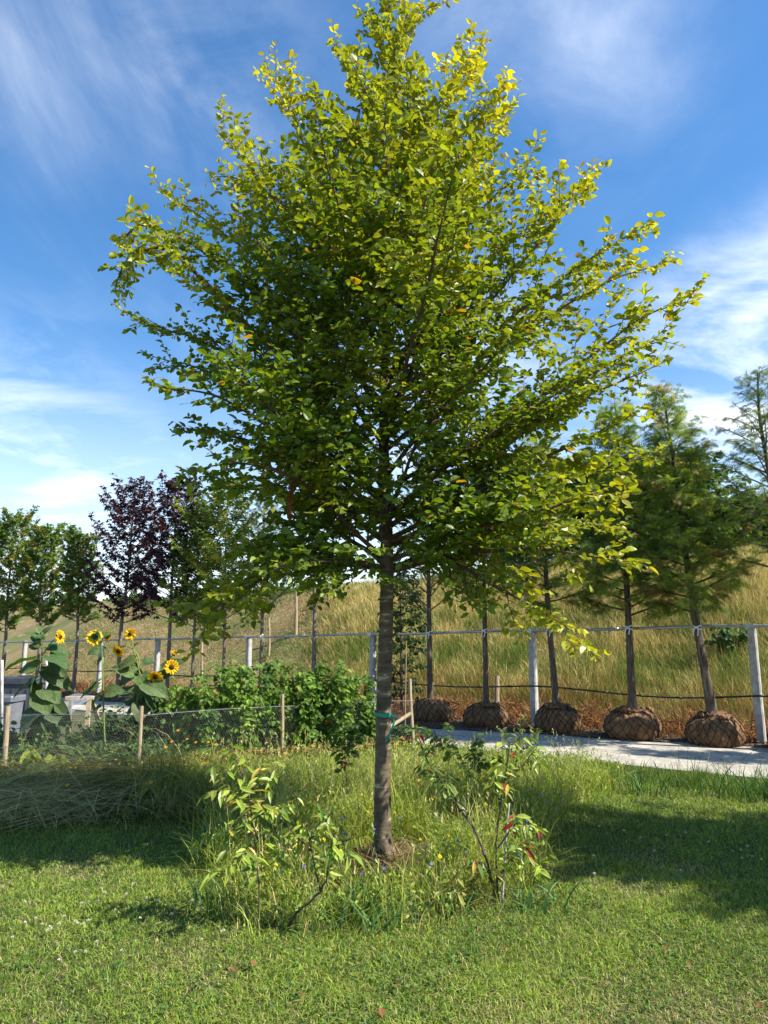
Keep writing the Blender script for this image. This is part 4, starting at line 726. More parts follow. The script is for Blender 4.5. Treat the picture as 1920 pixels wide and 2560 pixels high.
# tall grass fringe along the near edge of the path
g = Geo(); rng = np.random.default_rng(302); n = 26000; t_ = rng.uniform(-5, 3.6, n); s = w0 - .02 - .95 * rng.random(n) ** 1.1; xy = ROW0[None] + RU[None] * t_[:, None] + RN[None] * s[:, None]; x, y = xy.T; m = ~inside(MEADOW, x, y) | (rng.random(n) < .4); x, y, s, t_ = x[m], y[m], s[m], t_[m]; n = len(x)
hm = (.07 + .08 * sstep(poly_noise(x, y, 2.2), -.2, .9)) * (.6 + .5 * sstep(w0 - s, .0, .5)) * (1 + .5 * sstep(-t_, -1, 3)); h = hm * (.5 + rng.random(n)); tall = rng.random(n) < .06; h[tall] *= 2.5
cols = ramp(np.clip(.4 + .3 * poly_noise(x, y, 3) + rng.normal(0, .2, n), 0, 1), (.045, .10, .018), (.16, .24, .04), rng, .3); dm = rng.random(n) < .14; cols[dm] = ramp(rng.random(dm.sum()), (.24, .2, .08), (.42, .36, .18), rng)
blades(g, rng, np.stack([x, y, np.zeros(n)], 1), h, .004 + .003 * rng.random(n), rng.normal(0, .35, (n, 2)), cols, 3)
for cx, cy, num, hh in [(*G(1590, 1985)[:2], 50, .34), (*G(1640, 1990)[:2], 34, .30), (*G(1750, 1990)[:2], 30, .26), (*G(1860, 2000)[:2], 50, .40), (*G(1900, 2005)[:2], 50, .34), (*G(1950, 2000)[:2], 50, .34), (*G(1480, 1965)[:2], 30, .30)]:
    b0 = np.stack([cx + rng.normal(0, .13, num), cy + rng.normal(0, .10, num), np.zeros(num)], 1); blades(g, rng, b0, hh * (.6 + .6 * rng.random(num)), .007 + .005 * rng.random(num), rng.normal(0, .4, (num, 2)), ramp(rng.random(num), (.04, .10, .025), (.11, .20, .04), rng), 5)
tag(g.build('path_edge_grass', MT['grass']), 'fringe of tall grass along the near edge of the concrete path', 'grass', kind='stuff')

# heap of bent long grass at the left
g = Geo(); rng = np.random.default_rng(303)
def strands(n, cx, cy, rx, ry, L, up, dirx, diry, w, c1, c2, segs=7, sx=.3):
    x = cx + rx * rng.normal(0, .5, n); y = cy + ry * rng.normal(0, .5, n); ts = np.linspace(0, 1, segs + 1); cl_ = poly_noise(x, y, 1.7); Ls = L * (.5 + .9 * rng.random(n)) * (1 + .25 * cl_); dx = dirx + rng.normal(0, sx, n) + .25 * np.sin(y * 3.1 + x); dy = diry + rng.normal(0, sx, n) + .3 * np.sin(x * 2.7); nrm_ = np.hypot(dx, dy) + 1e-6; dx /= nrm_; dy /= nrm_; u = up * (.35 + 1.1 * rng.random(n)) * (1 + .35 * cl_)
    rows = []; az_ = rng.random(n) * 6.28; top = .5 + .25 * rng.random(n)
    for t in ts:
        hz = u * Ls * (t / top) * (2 - t / top) * .75; hx = Ls * (.25 * t + .72 * t * t); p_ = np.stack([x + dx * hx + .02 * np.sin(t * 6 + az_), y + dy * hx, np.maximum(hz, .005 + .10 * rng.random(n) * (u > .3))], 1); ww = (w * (1 - .6 * t) / 2) * np.stack([-dy, dx, .4 * np.cos(az_)], 1)
        rows += [p_ - ww, p_ + ww] if t < 1 else [p_]
    V = np.stack(rows, 1); k = V.shape[1]; fl = []; tot = []
    for i in range(segs - 1): fl += [2 * i, 2 * i + 1, 2 * i + 3, 2 * i + 2]; tot.append(4)
    i = segs - 1; fl += [2 * i, 2 * i + 1, 2 * i + 2]; tot.append(3)
    g.add(V.reshape(-1, 3), (np.array(fl)[None] + (np.arange(n) * k)[:, None]).ravel(), np.tile(tot, n), np.repeat(ramp(rng.random(n), c1, c2, rng, .35), k, axis=0))
GA = ((.08, .10, .02), (.36, .34, .12)); GB = ((.34, .30, .11), (.72, .66, .34))
for cx, cy, nn_, L_, up_ in [(-4.9, 7.7, 1300, .6, .34), (-4.3, 7.6, 1300, .65, .38), (-3.7, 7.7, 1300, .6, .42), (-3.1, 7.6, 1300, .65, .5), (-2.6, 7.5, 1200, .6, .55), (-5.4, 7.6, 1000, .6, .3)]: strands(nn_, cx, cy, .9, .6, L_, up_, -1, -.3, .006, *GA, sx=.5)
for cx, cy, nn_ in [(-4.7, 7.1, 700), (-3.9, 7.05, 800), (-3.2, 7.15, 700), (-2.7, 7.1, 600)]: strands(nn_, cx, cy, .7, .5, .8, .30, -1, -.3, .0065, *GB, sx=.45)
strands(500, -2.75, 7.4, .9, .5, 1.05, .5, -1, -.25, .006, *GB, sx=.25)
strands(2600, -2.0, 7.6, .5, .6, .50, .66, -.4, -.3, .005, (.09, .14, .025), (.42, .44, .10), sx=.9)
strands(1300, -1.8, 7.2, .45, .5, .38, .55, .3, -1, .0045, (.18, .20, .05), (.40, .38, .13), sx=.8)
strands(300, -2.9, 7.0, 1.2, .4, 1.1, .22, -1, -.15, .006, *GB, sx=.3)
strands(200, -3.9, 6.75, 1.6, .25, .8, .05, -1, -.1, .005, *GB, sx=.6)
for q_ in range(9): strands(160, -5.2 + .4 * q_, 7.3 + .3 * math.sin(q_ * 2.2), .35, .3, .7, .35, -math.cos(q_ * 1.9), -.4 - .9 * abs(math.sin(q_ * 1.3)), .006, *(GB if q_ % 2 else GA), sx=.5)
n = 5200; x = -3.6 + rng.uniform(-2.2, 1.9, n); y = 7.5 + rng.normal(0, .42, n); R = frames(rng.normal(0, 1, (n, 3)), rng.normal(0, .7, (n, 3)) + (0, 0, 1)); inst(g, LEAF2, np.stack([x, y, .02 + .16 * rng.random(n)], 1), R, .03 + .05 * rng.random(n), ramp(rng.random(n), (.04, .07, .02), (.14, .17, .06), rng, .3))
tag(g.build('bent_grass', MT['hay']), 'heap of long bent grass lying over to the left at the edge of the lawn', 'grass', kind='stuff')

# grass on the embankment
g = Geo(); rng = np.random.default_rng(304); n = 430000; t_ = rng.uniform(-4.5, 27, n); s = .9 + 9.6 * rng.random(n) ** .9; xy = ROW0[None] + RU[None] * t_[:, None] + RN[None] * s[:, None]; x, y = xy.T; m = (np.abs(x) < .60 * y + 1.5) & (rng.random(n) < np.clip(16 / y, .3, 1)); x, y, s, t_ = x[m], y[m], s[m], t_[m]; n = len(x)
z = hill_z(x, y); col_px = 960 + F * x / (y * .985)
gold = sstep(col_px, 700, 900) + .0 * x; pn = poly_noise(x, y, .55); pn2 = poly_noise(x + 9, y - 3, 1.4)
tall = gold * (.30 + .22 * np.clip(pn + .3 * pn2, -1, 1)); crest = sstep(s, 7.6, 9.2) * (1 - gold); h = (.09 + tall + .16 * crest) * (.55 + .8 * rng.random(n)); h *= np.where(s < 1.6, .6, 1)
green = np.clip(.46 - .22 * sstep(s, 3.5, 7) * gold + .50 * pn2 + .25 * poly_noise(x - 4, y * 1.5, .45) + .25 * (1 - gold) * np.sin(x * .8 + s * 1.1) - .05 + .9 * crest + .25 * (s < 4) * gold, 0, 1)
cg = ramp(rng.random(n), (.07, .12, .025), (.22, .28, .06), rng, .3); cd_ = ramp(rng.random(n), (.34, .27, .09), (.70, .58, .26), rng, .35); ct = ramp(rng.random(n), (.26, .19, .10), (.54, .42, .24), rng, .3)
cols = np.where((rng.random(n) < green)[:, None], cg, np.where((gold > rng.random(n))[:, None], cd_, ct)); red = rng.random(n) < .6 * (1 - sstep(s, 1.2, 3.2)); cols[red] = ramp(rng.random(red.sum()), (.18, .09, .035), (.42, .25, .10), rng)
lean = rng.normal(0, .35, (n, 2)) + np.stack([-.12 + .3 * pn, .1 * pn2], 1); lean = lean * (1 + 1.0 * (1 - gold))[:, None]
blades(g, rng, np.stack([x, y, z - .02], 1), h, (.0045 + .004 * rng.random(n)) * (y / 14), lean, cols, 3)
tag(g.build('bank_grass', MT['hay']), 'tall golden dry grass on the bank turning to cut brown stubble at the left', 'grass', kind='stuff')
# dead brushwood and dry leaves at the foot of the bank
g = Geo(); rng = np.random.default_rng(305); n = 26000; t_ = rng.uniform(-4, 20, n); s = -.15 + 1.4 * rng.random(n); xy = ROW0[None] + RU[None] * t_[:, None] + RN[None] * s[:, None]; x, y = xy.T; bump_ = .12 + .28 * sstep(poly_noise(x, y, 1.5), -.3, .9); z = .05 + bump_ * rng.random(n) * sstep(s, -.2, .6)
R = frames(rng.normal(0, 1, (n, 3)), rng.normal(0, 1, (n, 3))); inst(g, ([(-.04, 0, 0), (.04, 0, 0), (.02, 1, .1), (-.02, 1, .1)], [(0, 1, 2, 3)]), np.stack([x, y, z], 1), R, .10 + .16 * rng.random(n), ramp(rng.random(n), (.06, .033, .018), (.34, .17, .075), rng, .4))
n = 12000; t_ = rng.uniform(-6, 20, n); s = far_s(t_) - .12 + 1.1 * rng.random(n) ** 1.2; xy = ROW0[None] + RU[None] * t_[:, None] + RN[None] * s[:, None]; R = frames(rng.normal(0, 1, (n, 3)) * (1, 1, .2), rng.normal(0, .4, (n, 3)) + (0, 0, 1)); inst(g, LEAF2, np.stack([xy[:, 0], xy[:, 1], .075 + .03 * rng.random(n) - .03 * (s < far_s(t_) + .05)], 1), R, .02 + .04 * rng.random(n), ramp(rng.random(n), (.06, .035, .02), (.30, .20, .11), rng, .4))
n = 900; t_ = rng.uniform(-6, 14, n); s = w0 + (far_s(t_) - w0) * (rng.random(n) ** .5); xy = ROW0[None] + RU[None] * t_[:, None] + RN[None] * s[:, None]; R = frames(rng.normal(0, 1, (n, 3)) * (1, 1, .1), rng.normal(0, .2, (n, 3)) + (0, 0, 1)); inst(g, LEAF2, np.stack([xy[:, 0], xy[:, 1], np.full(n, .042)], 1), R, .012 + .03 * rng.random(n), ramp(rng.random(n), (.08, .06, .03), (.28, .22, .10), rng, .4))
tag(g.build('dry_litter', MT['hay']), 'rusty brown dead stalks and leaf litter behind the root balls', 'litter', kind='stuff')
# ------------------------------------------------------------------ garden behind the chicken wire
def at(px, Y, z=0.0):                 # ground point in photo column px at distance Y
    a = (px - 960) / F; return np.array([a * (Y * cos(PITCH) + (z - CAM_H) * sin(PITCH)), Y, z])
fence_pts = [at(-260, 8.9), at(12, 9.0), at(346, 9.0), at(706, 10.2), at(1034, 11.15)]
# chicken wire: real hexagonal wire
gw = Geo(); cell = .034; FH = .68
def fpoint(s, h):
    for a, b in zip(fence_pts[:-1], fence_pts[1:]):
        L = np.linalg.norm(b - a)
        if s <= L or b is fence_pts[-1]:
            p_ = a + (b - a) * (s / L); sag = .018 * math.sin(s * 2.1) ; nv = np.array([-(b - a)[1], (b - a)[0], 0]) / L
            return np.array([p_[0], p_[1], h * (1 + .02 * math.sin(s * 1.4))]) + nv * (sag + .012 * math.sin(s * 9 + h * 7))
        s -= L
LT = sum(np.linalg.norm(b - a) for a, b in zip(fence_pts[:-1], fence_pts[1:]))
E = []; dx = cell; dy = cell * .86; nc = int(LT / dx); nr = int(FH / dy)
for r in range(nr):
    for c in range(nc):
        s = (c + (.5 if r % 2 else 0)) * dx; h = .03 + r * dy
        a = (s, h); b = (s, h + dy * .42); E.append((a, b)); E.append((b, (s + dx / 2, h + dy))); E.append((b, (s - dx / 2, h + dy)))
E = [(fpoint(max(0, a[0]), a[1]), fpoint(max(0, b[0]), b[1])) for a, b in E if a[0] < LT and b[0] < LT]
A_ = np.array([e_[0] for e_ in E]); B_ = np.array([e_[1] for e_ in E]); T = B_ - A_; T /= np.linalg.norm(T, axis=1, keepdims=True) + 1e-9
X1 = np.cross(T, np.array([.3, .9, .1])); X1 /= np.linalg.norm(X1, axis=1, keepdims=True); X2 = np.cross(T, X1); r_ = .0006; n = len(E)
ring = [X1 * cos(a) + X2 * sin(a) for a in (0, 2.094, 4.189)]; V = np.stack([A_ + ring[i] * r_ for i in range(3)] + [B_ + ring[i] * r_ for i in range(3)], 1)
fl = np.array([0, 1, 4, 3, 1, 2, 5, 4, 2, 0, 3, 5]); gw.add(V.reshape(-1, 3), (fl[None] + (np.arange(n) * 6)[:, None]).ravel(), np.full(3 * n, 4))
cw = thing('chicken_wire_fence', 'low fence of hexagonal chicken wire in front of the sunflowers and the bean hedge', 'fence', fence_pts[2])
gw.build('wire_mesh', MT['wire'], cw, col=False)
gw = Geo(); tube(gw, [fpoint(s, FH + .005) for s in np.linspace(0, LT, 120)], .0022, 4); gw.build('top_wire', MT['wire'], cw, col=False)
for px, Y, pt_, lab, r in [(12, 9.0, 1765, 'round wooden stake of the chicken wire at the left edge of the photo', .030), (346, 9.0, 1765, 'speckled sunlit wooden stake of the chicken wire below the sunflowers', .024), (706, 10.2, 1735, 'wooden stake of the chicken wire in the middle of the bean hedge', .026), (1034, 11.15, 1697, 'grey wooden end stake of the chicken wire right of the big trunk', .028)]:
    b = at(px, Y); top = P(px + (8 if px > 300 and px < 400 else -10 if px > 1000 else 8 if px < 50 else 0), pt_, Y); g = Geo(); rng = np.random.default_rng(px); b = b + nrm((0, -1, 0)) * .03
    tube(g, spline([b + (0, 0, -.05), (b + top) / 2 + rng.normal(0, .004, 3), top], 14), np.linspace(r * 1.05, r, 14), 10, rng=rng, rough=.04); tag(g.build('wooden_stake', MT['wood'], origin=b, col=False), lab, 'stake', 'wooden stakes of the chicken wire')
g = Geo(); tube(g, [P(1026, 1784, 11.1), P(938, 1842, 10.7)], .028, 9, rng=np.random.default_rng(1), rough=.04); tag(g.build('brace_pole', MT['wood'], origin=P(982, 1813, 10.9), col=False), 'slanting round wooden pole leaning against the grey end stake', 'pole')
g = Geo(); b = at(1012, 11.6); tube(g, [b, P(1016, 1602, 11.6)], .008, 6); tag(g.build('bamboo_cane', MT['wood'], origin=b, col=False), 'thin upright cane beside the grey end stake, right of the big trunk', 'cane')
# galvanised poles on the left
for px, pt_, Y, lab in [(4, 1650, 11.2, 'pale metal pole at the left edge beside the grey bin'), (116, 1648, 11.0, 'pale metal pole between the leaves of the leftmost sunflower')]:
    b = at(px, Y); g = Geo(); tube(g, [b, P(px + 1, pt_, Y)], .022, 10); tag(g.build('metal_pole', MT['concrete'], origin=b, col=False, smooth=True), lab, 'pole', 'pale metal poles in the garden')
# grey bins
MT['bin'] = surface('grey_plastic', (0.05, 0.055, 0.065), (0.085, 0.09, 0.105), 6, 0.45, 0.05, attr=False)
MT['bin2'] = surface('pale_grey_plastic', (0.12, 0.135, 0.16), (0.17, 0.185, 0.21), 6, 0.45, 0.05)
def bin_(px, Y, pt_, w, d, lab, m):
    b = at(px, Y); h = P(px, pt_, Y)[2]; t0 = thing('plastic_bin', lab, 'bin', b, 'grey plastic bins'); g = Geo(); V = []
    prof = [(0, .80), (.02, .84), (h * .5, .92), (h * .88, .97), (h * .88, 1.06), (h * .97, 1.08), (h, 1.05), (h, .95), (h * .6, .88), (.06, .8)]
    cor = [(-1, -.8), (-.8, -1), (.8, -1), (1, -.8), (1, .8), (.8, 1), (-.8, 1), (-1, .8)]
    for z, k_ in prof: V += [(b[0] + cx_ * w / 2 * k_, b[1] + cy_ * d / 2 * k_, z) for cx_, cy_ in cor]
    n = len(prof); q = [(i * 8 + j, i * 8 + (j + 1) % 8, (i + 1) * 8 + (j + 1) % 8, (i + 1) * 8 + j) for i in range(n - 1) for j in range(8)]
    g.add(V, np.concatenate([np.array(q).ravel(), np.arange(8)[::-1], (n - 1) * 8 + np.arange(8)]), [4] * len(q) + [8, 8]); g.build('tub', m, t0, col=False)
    g = Geo()
    for sx in (-.3, -.1, .1, .3): box(g, b + (sx * w, -d * .475, h * .45), (.03, .02, h * .7))
    g.build('rib', m, t0, col=False)
    return t0
bin_(48, 12.6, 1690, .62, .5, 'dark grey plastic bin with a wide rim behind the leftmost sunflower', MT['bin'])
bin_(4, 11.6, 1738, .44, .4, 'lower pale grey bin in front of the dark bin at the left edge', MT['bin2'])
# sawhorse with a sheet of clear plastic
sh = thing('sawhorse', 'weathered wooden sawhorse with splayed legs standing on the path behind the sunflowers', 'sawhorse', at(195, 12.4))
top_z = P(190, 1745, 12.4)[2]; c0 = at(192, 12.4)
g = Geo(); box(g, c0 + (0, .0, top_z), (.46, .09, .06), .25, bev=.008); g.build('beam', MT['wood'], sh, col=False)
for sx in (-1, 1):
    for sy in (-1, 1):
        g = Geo(); a = c0 + (sx * .17, sy * .02, top_z + .02); b = c0 + (sx * .30, sy * .34, .03); d_ = b - a; L = np.linalg.norm(d_); z_ = d_ / L; x_ = nrm(np.cross(z_, (0, 1, 0))); box(g, (a + b) / 2, (.07, .035, L), M3=np.stack([x_, np.cross(z_, x_), z_], 1)); g.build('leg', MT['wood'], sh, col=False)
m, t, o = mat('clear_plastic_sheet'); p = N(t, 'ShaderNodeBsdfPrincipled'); p.inputs['Base Color'].default_value = (.5, .52, .54, 1); p.inputs['Roughness'].default_value = .25; trn = N(t, 'ShaderNodeBsdfTransparent'); mx = N(t, 'ShaderNodeMixShader'); mx.inputs[0].default_value = .35
t.links.new(trn.outputs[0], mx.inputs[1]); t.links.new(p.outputs[0], mx.inputs[2]); t.links.new(mx.outputs[0], o.inputs[0]); MT['sheet'] = m
g = Geo(); V = []; nu, nv = 14, 12
for i in range(nu):
    for j in range(nv):
        u = i / (nu - 1); v = j / (nv - 1); V.append(c0 + np.array([-.12 - .55 * v * (1 - .1 * u) + .42 * u * (1 - .5 * v), -.06 - .30 * v + .03 * math.sin(u * 9 + v * 4), top_z + .06 - (top_z + .0) * v + .02 * math.sin(v * 11 + u * 5)]))
q = [(i * nv + j, (i + 1) * nv + j, (i + 1) * nv + j + 1, i * nv + j + 1) for i in range(nu - 1) for j in range(nv - 1)]; g.add(V, np.array(q).ravel(), np.full(len(q), 4))
tag(g.build('plastic_sheet', MT['sheet'], origin=c0, col=False, smooth=True), 'clear plastic sheet hanging over the sawhorse and down to the path', 'sheet')

# ------------------------------------------------------------------ sunflowers
MT['stem'] = surface('green_stem', (0.10, 0.17, 0.03), (0.16, 0.24, 0.05), 20, .6, .1)
def cordate(n=9, m=4):                 # big heart-shaped leaf with a mid-fold, droop and wavy edge
    V = []; F_ = []
    for i in range(n):
        t_ = i / (n - 1); w = .46 * (math.sin(pi * min(1, (t_ * .93 + .07)) ** .62) ** .8) if t_ < 1 else 0.0
        for j in range(-m, m + 1):
            u = j / m; yb = t_ - .10 * abs(u) * (1 - t_) ** 3 * 2; V.append((u * w, yb, .14 * abs(u) * (1 - .5 * t_) - .55 * t_ * t_ + .04 * math.sin(t_ * 15 + j * 1.1) * abs(u) + .012 * math.cos(j * 3.1)))
    k = 2 * m + 1; F_ = [(i * k + j, i * k + j + 1, (i + 1) * k + j + 1, (i + 1) * k + j) for i in range(n - 1) for j in range(2 * m)]
    return V, F_
CORD = cordate()
def head(t0, c, nrm_, R, seed, droop=.0):
    R = R * (.74 + .12 * math.sin(seed * 1.7))
    rng = np.random.default_rng(seed); Z = nrm(nrm_); X = nrm(np.cross((0, 0, 1), Z)); Yv = np.cross(Z, X); g = Geo(); n = 20
    V = []
    for k_, (rr, zz) in enumerate([(0, .016), (.3, .020), (.55, .010), (.62, -.004), (.5, -.03), (.15, -.04)]):
        for j in range(n): a = j * 2 * pi / n; V.append(c + X * cos(a) * rr * R * .62 + Yv * sin(a) * rr * R * .62 + Z * zz * (1 + .3 * rng.random()))
    q = [(i * n + j, i * n + (j + 1) % n, (i + 1) * n + (j + 1) % n, (i + 1) * n + j) for i in range(5) for j in range(n)]; cd = np.zeros((len(V), 3)); cd[:] = (.035, .018, .008); cd[n:2 * n] = (.06, .035, .012); cd[2 * n:3 * n] = (.20, .10, .012); cd[4 * n:] = (.07, .13, .03)
    g.add(V, np.array(q)[:, ::-1].ravel(), np.full(len(q), 4), cd)
    fh = g.build('flower_head', MT['petal'], t0, smooth=True); g = Geo(); P0 = []; Ys = []; Ns = []
    for ring_, (m_, tilt, s0) in enumerate([(19, .25, 1), (17, -.05, .92)]):
        for j in range(m_):
            a = (j + .5 * ring_ + .2 * rng.normal()) * 2 * pi / m_; d = X * cos(a) + Yv * sin(a); P0.append(c + d * R * .33); Ys.append(d + Z * (tilt + rng.normal(0, .15)) + np.array([0, 0, -droop])); Ns.append(Z + rng.normal(0, .15, 3))
    P0 = np.array(P0); sc = np.stack([R * .55 * np.ones(len(P0)), R * .72 * (.85 + .3 * rng.random(len(P0))), R * .7 * np.ones(len(P0))], 1)
    inst(g, LEAF2, P0, frames(np.array(Ys), np.array(Ns)), sc, ramp(rng.random(len(P0)), (.72, .42, .008), (.86, .62, .015), rng, .1, .02)); g.build('petals', MT['petal'], t0)
    g = Geo(); P0 = []; Ys = []
    for j in range(16): a = j * 2 * pi / 16; d = X * cos(a) + Yv * sin(a); P0.append(c + d * R * .25 - Z * .02); Ys.append(d - Z * .3 + rng.normal(0, .15, 3))
    inst(g, LEAF2, np.array(P0), frames(np.array(Ys), np.tile(Z, (16, 1))), .4 * R * np.ones(16), ramp(rng.random(16), (.06, .13, .03), (.12, .2, .05), rng)); g.build('bracts', MT['leaf_soft'], t0)
def sunflower(label, base_px, Y, stems, heads, leaves, seed, sl=.26):
    b = at(base_px, Y); t0 = thing('sunflower', label, 'sunflower', b, 'sunflowers in the garden'); rng = np.random.default_rng(seed)
    for st in stems:
        g = Geo(); pts = [P(x, y, Y + dy) for x, y, dy in st]
        if st is stems[0]: pts = [b] + pts
        q = spline(pts, 26); tube(g, q, np.linspace(.014 if st is stems[0] else .009, .007, 26), 8); g.build('stem', MT['stem'], t0, smooth=True, col=False)
    for hd in heads: head(t0, P(hd[0], hd[1], Y + hd[2]), hd[3], hd[4], seed + int(hd[0]))
    leaves = leaves + [(a_[0], a_[1] + 22, a_[2] + (a_[0] - a_[2]) * (.25 + .3 * rng.random()) + 14 * rng.normal(), a_[3] + 30 + 14 * rng.normal(), a_[4] + .12, .95) for a_ in leaves[::2]]
    for lf in leaves:                  # (attach px,py, tip px,py, depth, width factor)
        ax_, ay_, tx, ty, dy, wf = lf; a = P(ax_, ay_, Y + dy * .3); e = P(tx, ty, Y + dy); d = e - a; L = np.linalg.norm(d); g = Geo(); pl = a + d * .22
        tube(g, bez(a, a + d * .1 + (0, 0, .03), pl + (0, 0, .02), 6), .004, 5, (.12, .18, .05), cap=False); up = np.array([rng.normal(0, .3), -.55 + rng.normal(0, .3), .8]); Rm = frames((d / L + np.array([0, 0, .15]))[None], up[None]); sL = L * .68
        k_ = rng.random(); inst(g, CORD, (pl + (0, 0, .02))[None], Rm, np.array([[sL * wf, sL, sL * .8]]), ramp(np.array([k_]), (.035, .075, .025), (.11, .17, .05), rng, .1))
        vv = np.asarray(CORD[0]) * np.array([sL * wf, sL, sL * .8]) @ Rm[0].T + pl + (0, 0, .02); nz = Rm[0][:, 2] * .003
        for rib in [[r_ * 9 + 4 for r_ in range(9)]] + [[4 + 9 * a_, 4 + 9 * (a_ + 1) + s_, 4 + 9 * (a_ + 2) + 2 * s_, 4 + 9 * min(8, a_ + 3) + 3 * s_] for a_ in (0, 1, 3, 5) for s_ in (-1, 1)]:
            tube(g, vv[rib] + nz, .0022 if len(rib) > 5 else .0014, 3, (.20, .27, .11), cap=False)
        g.build('leaf', MT['leaf_big'], t0, smooth=True)
MT['leaf_big'] = foliage('sunflower_leaf', .28, .6, .3, noise=30)
sunflower('leftmost sunflower, thick leafy plant with one yellow head turned to the right', 108, 9.7,
    [[(104, 1850, 0), (100, 1760, 0), (103, 1690, 0), (106, 1620, 0), (118, 1585, 0)], [(104, 1640, 0), (130, 1605, 0), (146, 1592, 0)]], [(150, 1592, 0, (1, -.15, .05), .115)],
    [(104, 1600, 60, 1580, -.1, .8), (104, 1625, 62, 1612, .1, .8), (105, 1650, 4, 1665, -.1, .8), (106, 1620, 182, 1640, .1, .9), (106, 1640, 176, 1668, -.2, 1), (104, 1665, 180, 1735, -.1, .7), (102, 1680, 60, 1735, -.25, 1.3), (102, 1700, 20, 1740, -.1, 1), (103, 1720, 150, 1760, -.2, 1.2), (100, 1735, 118, 1790, -.3, 1.3), (102, 1745, 175, 1830, -.1, .8), (102, 1770, 40, 1835, -.3, 1.2), (102, 1780, 85, 1850, .1, 1), (106, 1590, 130, 1565, 0, .8), (104, 1590, 90, 1560, 0, .8), (104, 1690, 148, 1700, .2, 1.), (100, 1810, 95, 1870, -.1, 1.1), (103, 1700, 150, 1690, .1, 1)], 51)
sunflower('tall sunflower with a bare yellow-green stem and a drooping head seen from behind', 263, 9.6,
    [[(262, 1860, 0), (259, 1780, 0), (257, 1700, 0), (255, 1640, 0), (252, 1592, 0)], [(252, 1594, 0), (244, 1584, .02), (234, 1586, .05)]], [(238, 1594, .05, (-.45, .75, -.35), .14), (270, 1590, .08, (.7, .55, -.3), .11)],
    [(257, 1625, 213, 1640, -.1, 1.1), (258, 1700, 206, 1730, -.2, 1.25), (259, 1715, 190, 1745, -.1, .7), (259, 1735, 312, 1730, -.1, 1), (259, 1765, 225, 1788, -.1, 1.1), (252, 1592, 232, 1578, 0, 1), (256, 1600, 284, 1580, 0, 1)], 52)
sunflower('branching sunflower with five open yellow heads, right one of the group', 322, 9.75,
    [[(322, 1880, 0), (332, 1800, 0), (347, 1735, 0), (352, 1700, 0), (350, 1680, 0)], [(350, 1690, 0), (342, 1650, 0), (332, 1620, 0), (328, 1592, 0)], [(348, 1680, 0), (345, 1640, .05), (320, 1615, .05), (300, 1620, .05)], [(352, 1700, 0), (375, 1690, 0), (390, 1686, -.05)], [(352, 1705, 0), (395, 1680, 0), (425, 1668, 0)], [(395, 1682, 0), (420, 1650, .05), (436, 1634, .05)]],
    [(326, 1585, -.03, (.05, -1, .12), .115), (296, 1628, .03, (-.35, -.75, -.55), .115), (429, 1667, -.05, (.45, -.85, .05), .12), (388, 1692, -.08, (.15, -.8, -.5), .115), (437, 1632, .06, (.3, -.2, .9), .09)],
    [(350, 1650, 275, 1680, -.1, .8), (352, 1690, 270, 1665, -.1, .9), (350, 1685, 368, 1730, -.15, 1.2), (352, 1700, 312, 1668, .1, .9), (352, 1700, 424, 1750, -.15, .9), (348, 1755, 352, 1812, -.2, 1.2), (345, 1765, 306, 1800, .0, .8), (350, 1665, 395, 1650, .1, 1), (400, 1680, 465, 1650, .0, .8), (400, 1680, 445, 1700, .1, .8), (345, 1740, 262, 1730, .15, 1), (330, 1850, 300, 1885, -.1, 1), (350, 1700, 385, 1720, .1, 1), (325, 1870, 350, 1890, 0, 1), (334, 1620, 350, 1606, 0, .8)], 53)

# ------------------------------------------------------------------ climbing beans and bushes behind the wire
def bush(name, label, px, Y, h, w, seed, n_stem=9, sz=.075, lf=.030, colr=((.035, .085, .014), (.13, .21, .035)), cat='bush', group=None, droop=.9, loc=None, tmpl=LEAF2, twl=.20, mat_='leaf_soft'):
    b = at(px, Y) if loc is None else np.asarray(loc, float); t0 = thing(name, label, cat, b, group); tr = Tree(seed); rng = tr.rng; gb = Geo(); kw = dict(droop=droop, out=.8, jit=.5, up=(0, -.5, 1), var=.35)
    for i in range(n_stem):
        a = rng.random() * 6.28; r = w * (.15 + .85 * rng.random() ** .5); s0 = b + np.array([cos(a) * r * .6, sin(a) * r * .5, 0]); e = b + np.array([cos(a) * r, sin(a) * r * .7, h * (.5 + .5 * rng.random())]); q = bez(s0, (s0 + e) / 2 + rng.normal(0, .05, 3), e, 10); tube(gb, q, np.linspace(.006, .002, 10), 5, cap=False)
        twigs(tr, gb, q, .005, .06, twl, lf, sz, .05, 1, 1.1, .9, .0, kw, .5, 3, .35); tr.leaves(q, lf, sz, .1, **kw)
    gb.build('stems', MT['stem'], t0, smooth=True, col=False); cf = col2(*colr, 3.0)
    tr.build('foliage', tmpl, MT[mat_], t0, lambda p, c, r_: cf(p, c, r_, b, 0, h)); return t0
BG = 'climbing bean bushes behind the chicken wire'
